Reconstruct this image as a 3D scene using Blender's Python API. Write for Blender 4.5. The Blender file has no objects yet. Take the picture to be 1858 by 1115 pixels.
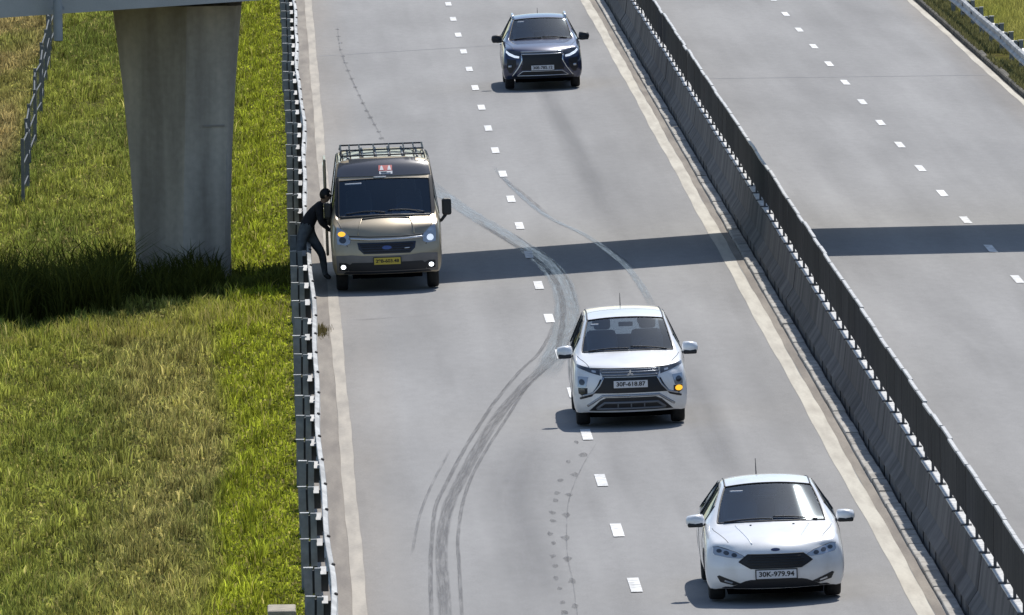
import bpy, bmesh, math, random
import numpy as np
from mathutils import Vector, Matrix
from mathutils.bvhtree import BVHTree
from mathutils.geometry import delaunay_2d_cdt

random.seed(7); rng = np.random.default_rng(11)
scene = bpy.context.scene
COL = scene.collection
PI = math.pi

# ------------------------------------------------------------------ camera, sky, sun, exposure
FPX, PW, PH = 22200.0, 1858.0, 1115.0
ROLL = 0.012
TH = math.atan(1632.5 / FPX); PSI = math.atan(441.5 / (FPX / math.cos(TH)))
CAMH = math.cos(TH) / 0.064
_r = Vector((math.cos(PSI), -math.sin(PSI), 0))
_f = Vector((math.sin(PSI) * math.cos(TH), math.cos(PSI) * math.cos(TH), -math.sin(TH)))
_u = _r.cross(_f)
CR = _r * math.cos(ROLL) - _u * math.sin(ROLL)
CU = _u * math.cos(ROLL) + _r * math.sin(ROLL)
cam_d = bpy.data.cameras.new('camera'); cam = bpy.data.objects.new('camera', cam_d); COL.objects.link(cam)
cam_d.sensor_width = 36; cam_d.lens = 36 * FPX / PW; cam_d.clip_start = 1; cam_d.clip_end = 6000
m = Matrix((CR, CU, -_f)).transposed().to_4x4(); m.translation = (0, 0, CAMH); cam.matrix_world = m
scene.camera = cam

SHX, SHY = -0.23, -0.75                    # shadow offset per metre of height
sun_to = Vector((-SHX, -SHY, 1)).normalized()
world = bpy.data.worlds.new('World'); scene.world = world; world.use_nodes = True
nt = world.node_tree; bg = nt.nodes['Background']
sky = nt.nodes.new('ShaderNodeTexSky'); sky.sky_type = 'NISHITA'; sky.sun_disc = False
sky.sun_elevation = math.asin(sun_to.z); sky.sun_rotation = math.atan2(sun_to.x, sun_to.y)
sky.air_density = 1.0; sky.dust_density = 0.6; sky.ozone_density = 1.6
nt.links.new(sky.outputs[0], bg.inputs[0]); bg.inputs[1].default_value = 0.12
sd = bpy.data.lights.new('sun', 'SUN'); sd.energy = 4.3; sd.angle = math.radians(0.55); sd.color = (1.0, 0.96, 0.90)
sun = bpy.data.objects.new('sun', sd); COL.objects.link(sun)
sun.rotation_euler = sun_to.to_track_quat('Z', 'Y').to_euler()
scene.view_settings.view_transform = 'Standard'; scene.view_settings.look = 'None'
scene.view_settings.gamma = 1; scene.view_settings.exposure = 0.12
scene.render.engine = 'CYCLES'; scene.cycles.max_bounces = 6; scene.cycles.transparent_max_bounces = 10

# ------------------------------------------------------------------ materials
MATS = {}
def mat(name, col, rough=0.6, metal=0.0, var=0.0, scale=4.0, stretch=(1, 1, 1), bump=0.0, coat=0.0, emit=0.0, spec=0.5, dark=None, mix_lo=0.4, mix_hi=0.65, fine=0.0, fscale=60.0, ovar=0.0):
    """procedural Principled: base colour, broken up by two noises (towards `dark`), optional bump"""
    if name in MATS: return MATS[name]
    M = bpy.data.materials.new(name); M.use_nodes = True; t = M.node_tree; b = t.nodes['Principled BSDF']
    b.inputs['Base Color'].default_value = (*col, 1); b.inputs['Roughness'].default_value = rough
    b.inputs['Metallic'].default_value = metal; b.inputs['Coat Weight'].default_value = coat
    b.inputs['Coat Roughness'].default_value = 0.04; b.inputs['Specular IOR Level'].default_value = spec
    if emit: b.inputs['Emission Color'].default_value = (*col, 1); b.inputs['Emission Strength'].default_value = emit
    if var or bump or fine or dark:
        tc = t.nodes.new('ShaderNodeTexCoord'); mp = t.nodes.new('ShaderNodeMapping'); mp.inputs['Scale'].default_value = stretch
        oi = t.nodes.new('ShaderNodeObjectInfo'); rs = t.nodes.new('ShaderNodeMath'); rs.operation = 'MULTIPLY'; rs.inputs[1].default_value = 53.0; t.links.new(oi.outputs['Random'], rs.inputs[0]); ra = t.nodes.new('ShaderNodeVectorMath'); ra.operation = 'ADD'
        t.links.new(tc.outputs['Object'], ra.inputs[0]); t.links.new(rs.outputs[0], ra.inputs[1]); t.links.new(ra.outputs[0], mp.inputs[0])
        n = t.nodes.new('ShaderNodeTexNoise'); n.inputs['Scale'].default_value = scale; n.inputs['Detail'].default_value = 6
        t.links.new(mp.outputs[0], n.inputs['Vector'])
        rp = t.nodes.new('ShaderNodeValToRGB'); rp.color_ramp.elements[0].position = mix_lo; rp.color_ramp.elements[1].position = mix_hi
        d = dark if dark else tuple(c * (1 - var) for c in col)
        rp.color_ramp.elements[0].color = (*d, 1); rp.color_ramp.elements[1].color = (*col, 1)
        t.links.new(n.outputs[0], rp.inputs[0]); out = rp.outputs[0]
        if fine:
            n2 = t.nodes.new('ShaderNodeTexNoise'); n2.inputs['Scale'].default_value = fscale; n2.inputs['Detail'].default_value = 3
            t.links.new(tc.outputs['Object'], n2.inputs['Vector'])
            mr = t.nodes.new('ShaderNodeMapRange'); mr.inputs[1].default_value = 0.3; mr.inputs[2].default_value = 0.7
            mr.inputs[3].default_value = 1 - fine; mr.inputs[4].default_value = 1 + fine
            t.links.new(n2.outputs[0], mr.inputs[0])
            mx = t.nodes.new('ShaderNodeVectorMath'); mx.operation = 'SCALE'
            t.links.new(out, mx.inputs[0]); t.links.new(mr.outputs[0], mx.inputs['Scale']); out = mx.outputs[0]
        if ovar:
            mo = t.nodes.new('ShaderNodeMapRange'); mo.inputs[3].default_value = 1 - ovar; mo.inputs[4].default_value = 1 + ovar; t.links.new(oi.outputs['Random'], mo.inputs[0])
            mv = t.nodes.new('ShaderNodeVectorMath'); mv.operation = 'SCALE'; t.links.new(out, mv.inputs[0]); t.links.new(mo.outputs[0], mv.inputs['Scale']); out = mv.outputs[0]
        t.links.new(out, b.inputs['Base Color'])
        if bump:
            bp = t.nodes.new('ShaderNodeBump'); bp.inputs['Strength'].default_value = bump; bp.inputs['Distance'].default_value = 0.02
            t.links.new(n.outputs[0], bp.inputs['Height']); t.links.new(bp.outputs[0], b.inputs['Normal'])
    MATS[name] = M; return M

def glass_mat(name, tint, gloss=(0.80, 0.92, 1.0)):
    M = bpy.data.materials.new(name); M.use_nodes = True; t = M.node_tree
    for nd in list(t.nodes):
        if nd.type != 'OUTPUT_MATERIAL': t.nodes.remove(nd)
    o = t.nodes[0]; tr = t.nodes.new('ShaderNodeBsdfTransparent'); tr.inputs[0].default_value = (*tint, 1)
    g = t.nodes.new('ShaderNodeBsdfGlossy'); g.inputs[0].default_value = (*gloss, 1); g.inputs['Roughness'].default_value = 0.03
    fr = t.nodes.new('ShaderNodeFresnel'); fr.inputs[0].default_value = 1.85; mx = t.nodes.new('ShaderNodeMixShader')
    t.links.new(fr.outputs[0], mx.inputs[0]); t.links.new(tr.outputs[0], mx.inputs[1]); t.links.new(g.outputs[0], mx.inputs[2])
    t.links.new(mx.outputs[0], o.inputs[0]); MATS[name] = M; return M

def attr_mat(name, rough=0.65, trans=0.42):
    """grass: colour comes per blade from the mesh attribute, light also passes through the blades"""
    M = bpy.data.materials.new(name); M.use_nodes = True; t = M.node_tree; b = t.nodes['Principled BSDF']
    a = t.nodes.new('ShaderNodeAttribute'); a.attribute_name = 'blade_colour'
    t.links.new(a.outputs['Color'], b.inputs['Base Color']); b.inputs['Roughness'].default_value = rough; b.inputs['Specular IOR Level'].default_value = 0.04
    tl = t.nodes.new('ShaderNodeBsdfTranslucent'); t.links.new(a.outputs['Color'], tl.inputs[0])
    mx = t.nodes.new('ShaderNodeMixShader'); mx.inputs[0].default_value = trans
    o = [n for n in t.nodes if n.type == 'OUTPUT_MATERIAL'][0]
    t.links.new(b.outputs[0], mx.inputs[1]); t.links.new(tl.outputs[0], mx.inputs[2]); t.links.new(mx.outputs[0], o.inputs[0])
    MATS[name] = M; return M

# ------------------------------------------------------------------ mesh helpers
class MB:
    def __init__(s): s.v = []; s.f = []; s.m = []
    def add(s, vs, fs, mi=0):
        o = len(s.v); s.v += [tuple(p) for p in vs]; s.f += [tuple(i + o for i in q) for q in fs]; s.m += [mi] * len(fs); return s
    def box(s, c, d, mi=0, bev=0.0, rot=None):
        hx, hy, hz = d[0] / 2, d[1] / 2, d[2] / 2
        if bev <= 0:
            vs = [Vector((x * hx, y * hy, z * hz)) for z in (-1, 1) for x, y in ((-1, -1), (1, -1), (1, 1), (-1, 1))]
            fs = [(3, 2, 1, 0), (4, 5, 6, 7), (0, 1, 5, 4), (1, 2, 6, 5), (2, 3, 7, 6), (3, 0, 4, 7)]
        else:
            bm = bmesh.new(); bmesh.ops.create_cube(bm, size=1)
            for v in bm.verts: v.co = Vector((v.co.x * d[0], v.co.y * d[1], v.co.z * d[2]))
            bmesh.ops.bevel(bm, geom=bm.edges[:], offset=bev, segments=2, affect='EDGES', profile=0.5)
            bm.verts.index_update(); vs = [v.co.copy() for v in bm.verts]; fs = [tuple(v.index for v in f.verts) for f in bm.faces]; bm.free()
        if rot: vs = [rot @ v for v in vs]
        return s.add([Vector(c) + v for v in vs], fs, mi)
    def tube(s, pts, r, n=8, mi=0, cap=True):
        pts = [Vector(p) for p in pts]; rs = r if isinstance(r, (list, tuple)) else [r] * len(pts); rings = []; up = None
        for i, p in enumerate(pts):
            d = (pts[min(i + 1, len(pts) - 1)] - pts[max(i - 1, 0)]).normalized()
            if up is None: up = Vector((0, 0, 1)) if abs(d.z) < 0.9 else Vector((1, 0, 0))
            a = d.cross(up).normalized(); b = a.cross(d).normalized(); up = b
            rings.append([p + (a * math.cos(2 * PI * k / n) + b * math.sin(2 * PI * k / n)) * rs[i] for k in range(n)])
        vs = [v for r_ in rings for v in r_]; fs = []
        for i in range(len(pts) - 1):
            for k in range(n): fs.append((i * n + k, i * n + (k + 1) % n, (i + 1) * n + (k + 1) % n, (i + 1) * n + k))
        if cap: fs += [tuple(reversed(range(n))), tuple(range((len(pts) - 1) * n, len(pts) * n))]
        return s.add(vs, fs, mi)
    def lathe_x(s, prof, n=28, mi=0, cx=(0, 0, 0)):
        """revolve (x, r) pairs about the X axis"""
        vs = []; fs = []
        for x, r in prof:
            for k in range(n): vs.append((cx[0] + x, cx[1] + r * math.cos(2 * PI * k / n), cx[2] + r * math.sin(2 * PI * k / n)))
        for i in range(len(prof) - 1):
            for k in range(n): fs.append((i * n + k, i * n + (k + 1) % n, (i + 1) * n + (k + 1) % n, (i + 1) * n + k))
        return s.add(vs, fs, mi)
    def extrude_y(s, prof, y0, y1, mi=0, off0=0, off1=0):
        """closed (x, z) outline pulled along Y"""
        n = len(prof); vs = [(x + off0, y0, z) for x, z in prof] + [(x + off1, y1, z) for x, z in prof]
        fs = [(i, (i + 1) % n, n + (i + 1) % n, n + i) for i in range(n)] + [tuple(reversed(range(n))), tuple(range(n, 2 * n))]
        return s.add(vs, fs, mi)
    def mesh(s, name, mats, smooth=False):
        me = bpy.data.meshes.new(name); me.from_pydata(s.v, [], s.f)
        for M in (mats if isinstance(mats, (list, tuple)) else [mats]): me.materials.append(M)
        if len(me.materials) > 1: me.polygons.foreach_set('material_index', s.m)
        bm = bmesh.new(); bm.from_mesh(me); bmesh.ops.recalc_face_normals(bm, faces=bm.faces); bm.to_mesh(me); bm.free()
        if smooth: me.polygons.foreach_set('use_smooth', [True] * len(me.polygons))
        me.update(); return me
    def build(s, name, mats, parent=None, smooth=False, **kw): return link(name, s.mesh(name, mats, smooth), parent, **kw)

def link(name, me, parent=None, loc=None, label=None, cat=None, group=None, kind=None):
    o = bpy.data.objects.new(name, me); COL.objects.link(o)
    if parent: o.parent = parent
    if loc is not None: o.location = loc
    return tag(o, label, cat, group, kind)
def tag(o, label=None, cat=None, group=None, kind=None):
    if label: o['label'] = label
    if cat: o['category'] = cat
    if group: o['group'] = group
    if kind: o['kind'] = kind
    return o
def empty(name, loc, label, cat, group=None):
    o = bpy.data.objects.new(name, None); COL.objects.link(o); o.location = loc; o.empty_display_size = 0.3
    return tag(o, label, cat, group)
def shade_auto(me, ang=35):
    me.polygons.foreach_set('use_smooth', [True] * len(me.polygons))
    try: me.set_sharp_from_angle(angle=math.radians(ang))
    except Exception: pass

# ------------------------------------------------------------------ road levels
def zl(x): return 0.025 * (x - 5.0)                # near carriageway rises to the median
def zr(x): return 0.1 - 0.025 * (x - 9.7)          # far carriageway falls away from it
def ray(px, py): return _f * FPX + CR * (px - PW / 2) - CU * (py - PH / 2)
def ground(px, py, a=-0.125, b=0.025):
    d = ray(px, py); t = (a - CAMH) / (d.z - b * d.x); return Vector((0, 0, CAMH)) + d * t
def bumps(x, y):
    return 0.05 * np.sin(1.3 * x + 0.21 * y + 1) + 0.04 * np.sin(2.3 * x - 0.37 * y) + 0.03 * np.sin(3.7 * x + 0.9 * y + 2) + 0.035 * np.sin(0.71 * y + 0.4 * x)
def terr(x, y):
    x = np.asarray(x, float); y = np.asarray(y, float)
    left = -0.13 - 0.082 * np.clip(0.30 - x, 0, 4.6) - 0.03 * np.clip(-4 - x, 0, 12) + bumps(x, y) * np.clip((0.25 - x) / 1.2, 0, 1)
    right = -0.06 - 0.03 * np.clip(x - 17.5, 0, 30) + 0.7 * bumps(x, y) * np.clip((x - 17.5) / 1.5, 0, 1)
    return np.where(x < 0.62, left, np.where(x > 17.16, right, -0.55))

# ------------------------------------------------------------------ ground sheet
xs = np.concatenate([[-900, -300, -120, -60, -30, -18], np.arange(-12, 0.3, 0.4), [0.30, 0.45, 0.60, 0.63, 4, 9, 14, 17.15, 17.17], np.arange(17.4, 24, 0.5), [27, 35, 60, 140, 400, 900]])
ysg = np.concatenate([[-900, -300, -50, 60, 110, 135], np.arange(146, 350, 0.8), [360, 380, 430, 520, 800, 1500, 3000]])
XX, YY = np.meshgrid(xs, ysg); ZZ = terr(XX, YY)
nv = XX.size; nx_ = len(xs); V = np.stack([XX.ravel(), YY.ravel(), ZZ.ravel()], 1)
F = [(j * nx_ + i, j * nx_ + i + 1, (j + 1) * nx_ + i + 1, (j + 1) * nx_ + i) for j in range(len(ysg) - 1) for i in range(nx_ - 1)]
soil = mat('soil_and_turf', (0.13, 0.135, 0.035), 1.0, spec=0.0, dark=(0.075, 0.065, 0.026), scale=1.3, fine=0.4, fscale=9, bump=0.5)
me = bpy.data.meshes.new('ground'); me.from_pydata(V.tolist(), [], F); me.materials.append(soil); me.polygons.foreach_set('use_smooth', [True] * len(F))
link('ground', me, kind='structure', label='grassy ground beside the expressway')

# ------------------------------------------------------------------ carriageways
def road_mat():
    M = bpy.data.materials.new('worn_pale_asphalt'); M.use_nodes = True; t = M.node_tree; N = t.nodes.new; L = t.links.new; b = t.nodes['Principled BSDF']
    tc = N('ShaderNodeTexCoord')
    def noise(sc, stretch, det=5):
        mp = N('ShaderNodeMapping'); mp.inputs['Scale'].default_value = stretch; L(tc.outputs['Object'], mp.inputs[0])
        n = N('ShaderNodeTexNoise'); n.inputs['Scale'].default_value = sc; n.inputs['Detail'].default_value = det; L(mp.outputs[0], n.inputs['Vector']); return n.outputs[0]
    def mr(x, a, b_, c, d):
        k = N('ShaderNodeMapRange'); k.inputs[1].default_value = a; k.inputs[2].default_value = b_; k.inputs[3].default_value = c; k.inputs[4].default_value = d; L(x, k.inputs[0]); return k.outputs[0]
    def mul(x, y):
        k = N('ShaderNodeMath'); k.operation = 'MULTIPLY'; L(x, k.inputs[0]); L(y, k.inputs[1]); return k.outputs[0]
    v = mr(noise(0.5, (1, 0.12, 1)), 0.3, 0.7, 0.86, 1.10)
    v = mul(v, mr(noise(1.6, (1, 0.02, 1)), 0.3, 0.7, 0.93, 1.06))        # tracks worn along the lanes
    v = mul(v, mr(noise(7, (1, 0.25, 1)), 0.3, 0.7, 0.965, 1.035))
    v = mul(v, mr(noise(60, (1, 0.4, 1), 2), 0.25, 0.75, 0.90, 1.10))
    v = mul(v, mr(noise(0.9, (1, 0.035, 1), 3), 0.62, 0.75, 1.0, 0.86))   # darker oil streaks
    mx = N('ShaderNodeVectorMath'); mx.operation = 'SCALE'
    warm = N('ShaderNodeMix'); warm.data_type = 'RGBA'; warm.inputs[6].default_value = (0.295, 0.29, 0.283, 1); warm.inputs[7].default_value = (0.30, 0.265, 0.225, 1)
    sx = N('ShaderNodeSeparateXYZ'); L(tc.outputs['Object'], sx.inputs[0])
    a = mr(sx.outputs[0], 1.0, 2.1, 0.75, 0.0); a2 = mr(sx.outputs[0], 16.2, 17.0, 0.0, 0.6)
    ad = N('ShaderNodeMath'); ad.operation = 'MAXIMUM'; L(a, ad.inputs[0]); L(a2, ad.inputs[1])
    dn = mul(ad.outputs[0], mr(noise(1.2, (1, 0.06, 1)), 0.3, 0.7, 0.45, 1.1)); L(dn, warm.inputs[0])
    L(warm.outputs[2], mx.inputs[0]); L(v, mx.inputs['Scale']); L(mx.outputs[0], b.inputs['Base Color'])
    b.inputs['Roughness'].default_value = 0.95; b.inputs['Specular IOR Level'].default_value = 0.1
    MATS['road'] = M; return M
asphalt = road_mat()
Y0, Y1 = -50.0, 1400.0
def sheet(x0, x1, zf, dz, y0=Y0, y1=Y1, ny=1):
    b = MB(); ys = [y0 + (y1 - y0) * i / ny for i in range(ny + 1)]
    vs = [(x, y, zf(x) + dz) for y in ys for x in (x0, x1)]
    return b.add(vs, [(2 * i, 2 * i + 1, 2 * i + 3, 2 * i + 2) for i in range(ny)])
def slab(x0, x1, zf):
    b = MB(); vs = [(x0, Y0, zf(x0)), (x1, Y0, zf(x1)), (x1, Y1, zf(x1)), (x0, Y1, zf(x0))]
    vs += [(x, y, -0.6) for x, y, z in vs]
    return b.add(vs, [(0, 1, 2, 3), (0, 4, 5, 1), (1, 5, 6, 2), (2, 6, 7, 3), (3, 7, 4, 0)])
roadL = slab(0.60, 8.62, zl).build('road', asphalt, kind='structure', label='pale carriageway with four oncoming vehicles')
roadR = slab(9.45, 17.06, zr).build('road', asphalt, kind='structure', label='empty pale carriageway beyond the median barrier')
cream = mat('cream_line_paint', (0.52, 0.485, 0.405), 0.8, dark=(0.38, 0.345, 0.285), scale=1.6, stretch=(3, 0.25, 1), mix_lo=0.32, mix_hi=0.6, fine=0.08, fscale=25)
white_paint = mat('white_lane_paint', (0.74, 0.74, 0.73), 0.7, var=0.45, scale=7, mix_lo=0.33, mix_hi=0.58, ovar=0.1)
dirt = mat('dusty_grey_shoulder', (0.30, 0.265, 0.22), 0.95, dark=(0.19, 0.165, 0.14), scale=1.0, stretch=(4, 0.35, 1), mix_lo=0.35, mix_hi=0.7, fine=0.15, fscale=30)
sheet(0.62, 1.03, zl, 0.004, 120, 420).build('shoulder_strip', dirt, roadL)
def wavy(x0, x1, zf, dz, y0, y1, step, wob, M, name, par):
    b = MB(); n = int((y1 - y0) / step); vs = []
    for i in range(n + 1):
        y = y0 + i * step; o = wob * (math.sin(y * 0.9) * 0.5 + math.sin(y * 0.23 + 1) * 0.7); o2 = wob * (math.sin(y * 1.3 + 2) * 0.5 + math.sin(y * 0.31) * 0.7)
        vs += [(x0 + o, y, zf(x0) + dz), (x1 + o2, y, zf(x1) + dz)]
    b.add(vs, [(2 * i, 2 * i + 1, 2 * i + 3, 2 * i + 2) for i in range(n)]); return b.build(name, M, par)
wavy(1.03, 1.22, zl, 0.008, 120, 420, 1.5, 0.012, mat('dusty_edge_paint', (0.42, 0.375, 0.31), 0.85, dark=(0.29, 0.26, 0.22), scale=1.4, stretch=(3, 0.3, 1), mix_lo=0.3, mix_hi=0.62, fine=0.1, fscale=25), 'edge_line', roadL)
wavy(8.25, 8.48, zl, 0.005, 120, 420, 1.5, 0.015, cream, 'edge_line', roadL)
wavy(8.48, 8.615, zl, 0.004, 120, 420, 1.5, 0.006, dirt, 'gutter_strip', roadL)
wavy(9.75, 9.95, zr, 0.005, 120, 420, 1.5, 0.012, cream, 'edge_line', roadR)
wavy(16.86, 17.02, zr, 0.005, 120, 420, 1.5, 0.02, cream, 'edge_line', roadR)
dash = MB().add([(-0.077, -0.98, 0), (0.077, -0.98, 0), (0.077, 0.98, 0), (-0.077, 0.98, 0)], [(0, 1, 2, 3)])
dme = dash.mesh('lane_dash', white_paint)
for k in range(-4, 25):
    y = 161.4 + 7.965 * k
    if y < 140: continue
    link('lane_dash', dme, roadL, (4.785, y, zl(4.785) + 0.012)).rotation_euler = (0, -0.025, 0)
    y2 = 216.85 + 8.0 * (k - 9)
    if y2 > 140: link('lane_dash', dme, roadR, (13.30, y2, zr(13.3) + 0.009)).rotation_euler = (0, 0.025, 0)
# cross joints in the paving
joint = mat('sealed_joint', (0.27, 0.27, 0.28), 0.9)
for y, par, x0, x1, zf in ((299, roadL, 1.3, 8.2, zl), (279.5, roadR, 10.0, 16.8, zr)):
    b = MB(); vs = [(x, y + 0.45 * (x - 5) + w, zf(x) + 0.004) for x in (x0, x1) for w in (-0.06, 0.06)]
    b.add(vs, [(0, 2, 3, 1)]).build('joint_line', joint, par)

# ------------------------------------------------------------------ tyre marks (each a thin strip lying on the road, a part of it)
def mark_mat(name, col, rough, cover, scale=3.0, spec=0.5, lo=0.42, hi=0.6):
    M = mat(name, col, rough, var=0.25, scale=2.0, spec=spec); t = M.node_tree; b = t.nodes['Principled BSDF']
    tc = t.nodes.new('ShaderNodeTexCoord'); mp = t.nodes.new('ShaderNodeMapping'); mp.inputs['Scale'].default_value = (9, 0.22, 1); tr_ = t.nodes.new('ShaderNodeAttribute'); tr_.attribute_name = 'track'; t.links.new(tr_.outputs['Vector'], mp.inputs[0])
    n = t.nodes.new('ShaderNodeTexNoise'); n.inputs['Scale'].default_value = scale; n.inputs['Detail'].default_value = 7; n.inputs['Roughness'].default_value = 0.65; t.links.new(mp.outputs[0], n.inputs['Vector'])
    a = t.nodes.new('ShaderNodeAttribute'); a.attribute_name = 'cover'
    k = t.nodes.new('ShaderNodeMapRange'); k.inputs[1].default_value = lo; k.inputs[2].default_value = hi; k.inputs[3].default_value = 0; k.inputs[4].default_value = cover
    t.links.new(n.outputs[0], k.inputs[0]); mu = t.nodes.new('ShaderNodeMath'); mu.operation = 'MULTIPLY'
    t.links.new(k.outputs[0], mu.inputs[0]); t.links.new(a.outputs['Fac'], mu.inputs[1]); t.links.new(mu.outputs[0], b.inputs['Alpha'])
    return M
rub = mark_mat('rubber_track', (0.13, 0.13, 0.135), 0.85, 0.62, lo=0.28, hi=0.66)
scuff = mark_mat('polished_scuff', (0.25, 0.255, 0.27), 0.28, 0.78, lo=0.28, hi=0.64, spec=0.5)
faint = mark_mat('faint_track', (0.17, 0.17, 0.175), 0.9, 0.45, lo=0.35, hi=0.65)
def smooth_path(pts, step=6.0):
    P = [Vector(p) for p in pts]; P = [2 * P[0] - P[1]] + P + [2 * P[-1] - P[-2]]; out = []
    for i in range(1, len(P) - 2):
        n = max(2, int((P[i + 1] - P[i]).length / step))
        for k in range(n):
            t = k / n; out.append(0.5 * ((2 * P[i]) + (P[i + 1] - P[i - 1]) * t + (2 * P[i - 1] - 5 * P[i] + 4 * P[i + 1] - P[i + 2]) * t * t + (3 * P[i] - P[i - 1] - 3 * P[i + 1] + P[i + 2]) * t ** 3))
    return out + [P[-2]]
_mk = [0]
def mark(pts, width, M, label, name='tyre_mark', taper=True):
    """a track on the carriageway; pts in photograph pixels are first put on the road plane, width in metres across the road"""
    _mk[0] += 1; P = [ground(p.x, p.y) for p in smooth_path([Vector((x, y)) for x, y in pts])]
    b = MB(); vs = []; cov = []; trk = []; run = 0.0; n = len(P); dz = 0.0045 + 0.0006 * _mk[0]
    for i, p in enumerate(P):
        w = width if not isinstance(width, (list, tuple)) else width[0] + (width[1] - width[0]) * i / (n - 1)
        w *= 0.94 + 0.12 * random.random(); q0 = max(4, n * (0.3 if name == 'worn_path' else 0.1)); e = min(1, i / q0, (n - 1 - i) / q0) if taper else 1
        run += (P[i] - P[i - 1]).length if i else 0
        for q, c in (((-0.5, 0), (-0.36, 1), (0.36, 1), (0.5, 0)) if name != 'worn_path' else ((-0.6, 0), (-0.15, 1), (0.15, 1), (0.6, 0))):
            x = p.x + q * w; vs.append((x, p.y, zl(x) + dz)); cov.append(c * e); trk += [q * w, run, _mk[0] * 3.7]
    b.add(vs, [(4 * i + k, 4 * i + k + 1, 4 * i + k + 5, 4 * i + k + 4) for i in range(n - 1) for k in range(3)])
    me = b.mesh(name, M); at = me.attributes.new('cover', 'FLOAT', 'POINT'); at.data.foreach_set('value', cov); tk = me.attributes.new('track', 'FLOAT_VECTOR', 'POINT'); tk.data.foreach_set('vector', trk)
    return link(name, me, roadL, label=label)
mark([(784, 1150), (781, 1043), (784, 975), (791, 918), (811, 875), (845, 811), (888, 743), (904, 721), (944, 673), (979, 639), (1002, 595), (1006, 560)], (0.07, 0.08), rub, 'thin dark left edge of the curved tyre track')
mark([(811, 1150), (804, 1060), (801, 992), (811, 928), (831, 881), (865, 817), (906, 752), (951, 700), (999, 653), (1019, 619), (1030, 575)], (0.19, 0.22), rub, 'broad dark middle of the curved tyre track')
mark([(840, 1150), (833, 1026), (831, 975), (841, 908), (868, 841), (930, 742), (958, 700), (1006, 656), (1033, 619), (1048, 571), (1040, 527)], 0.06, rub, 'thin dark right edge of the curved tyre track')
mark([(985, 690), (1019, 619), (1029, 571), (1022, 523), (999, 486), (958, 452), (910, 421), (869, 397), (830, 372), (795, 345), (770, 322)], (0.52, 0.34), scuff, 'wide pale scuff where the skid crosses the overpass shadow')
mark([(1012, 640), (1022, 571), (1014, 523), (990, 486), (950, 455), (900, 424), (860, 400)], 0.12, rub, 'dark core of the wide scuff')
mark([(1046, 560), (1034, 515), (1004, 474), (965, 447), (925, 420)], 0.05, rub, 'dark rim of the wide scuff')
mark([(747, 1009), (760, 942), (781, 885), (818, 814)], 0.05, faint, 'faint track left of the curved tyre track')
mark([(893, 300), (935, 345), (975, 380), (1006, 400), (1057, 424), (1084, 441), (1115, 465), (1139, 486), (1169, 527), (1185, 560)], (0.10, 0.16), scuff, 'slim curved scuff in the far lane')
mark([(905, 318), (950, 352), (1000, 395)], 0.10, faint, 'short faint smear beside the slim scuff')
mark([(1072, 437), (1110, 455), (1155, 488)], 0.05, faint, 'thin streak crossing the overpass shadow')
mark([(1085, 800), (1055, 850), (1033, 905), (1028, 960), (1030, 1010), (1040, 1060), (1052, 1150)], 0.02, faint, 'hairline joining the tread prints')
mark([(760, 575), (700, 577), (640, 582)], 0.5, faint, 'smudge ahead of the van')
band = mark_mat('dark_wheel_path', (0.21, 0.21, 0.215), 0.95, 0.24, scale=0.25, lo=0.1, hi=0.6)
mark([(930, 40), (985, 150), (1040, 260), (1095, 370), (1130, 440)], 0.55, band, 'darker wheel path behind the white people carrier', 'worn_path')
mark([(1230, 640), (1265, 730), (1300, 820), (1340, 900)], 0.7, band, 'darker wheel path between the two white cars', 'worn_path')
mark([(980, 760), (930, 900), (960, 1020), (990, 1150)], 0.8, band, 'grey smudge between skid and tread prints', 'worn_path')
# prints of a tread: small irregular blots in trails
def prints(px, label, size, M):
    b = MB()
    for x, y in px:
        p = ground(x, y); n = 7; a0 = random.random() * 6; vs = []
        for k in range(n):
            r = size * (0.55 + 0.6 * random.random()); a = a0 + 2 * PI * k / n
            X = p.x + r * math.cos(a); vs.append((X, p.y + r * 7 * math.sin(a), zl(X) + 0.007))
        b.add(vs, [tuple(range(n))])
    me = b.mesh('tread_prints', M); at = me.attributes.new('cover', 'FLOAT', 'POINT'); at.data.foreach_set('value', [1.0] * len(me.vertices)); tk = me.attributes.new('track', 'FLOAT_VECTOR', 'POINT'); tk.data.foreach_set('vector', [c_ for v_ in me.vertices for c_ in v_.co])
    link('tread_print_trail', me, roadL, label=label)
blot = mark_mat('tread_blot', (0.12, 0.12, 0.125), 0.9, 0.5, lo=0.3, hi=0.65)
prints([(700 + x / 2.973, 740 + y / 2.973) for x, y in ((1030, 185), (985, 290), (945, 390), (925, 460), (915, 500), (897, 565), (905, 610), (885, 678), (905, 730), (900, 800), (915, 853), (918, 920), (938, 975), (950, 1050), (962, 1105))], 'trail of small dark tread prints ahead of the people carrier', 0.05, blot)
prints([(700 + x / 2.973, 740 + y / 2.973) for x, y in ((1065, 255), (1020, 360), (990, 468), (975, 580), (970, 700), (980, 815), (1005, 935), (1025, 1070))], 'trail of larger dark tread prints beside the lane dashes', 0.065, blot)
prints([(612, 53), (614, 66), (617, 78), (618, 90), (622, 102), (627, 114), (632, 128), (638, 143), (644, 158), (651, 173), (658, 187), (666, 201), (672, 213), (679, 226), (686, 239), (693, 251)], 'zigzag trail of dark prints behind the van', 0.07, blot)
mark([(612, 45), (617, 88), (638, 143), (666, 201), (698, 258)], 0.045, faint, 'thin track along the zigzag prints behind the van')

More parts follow.
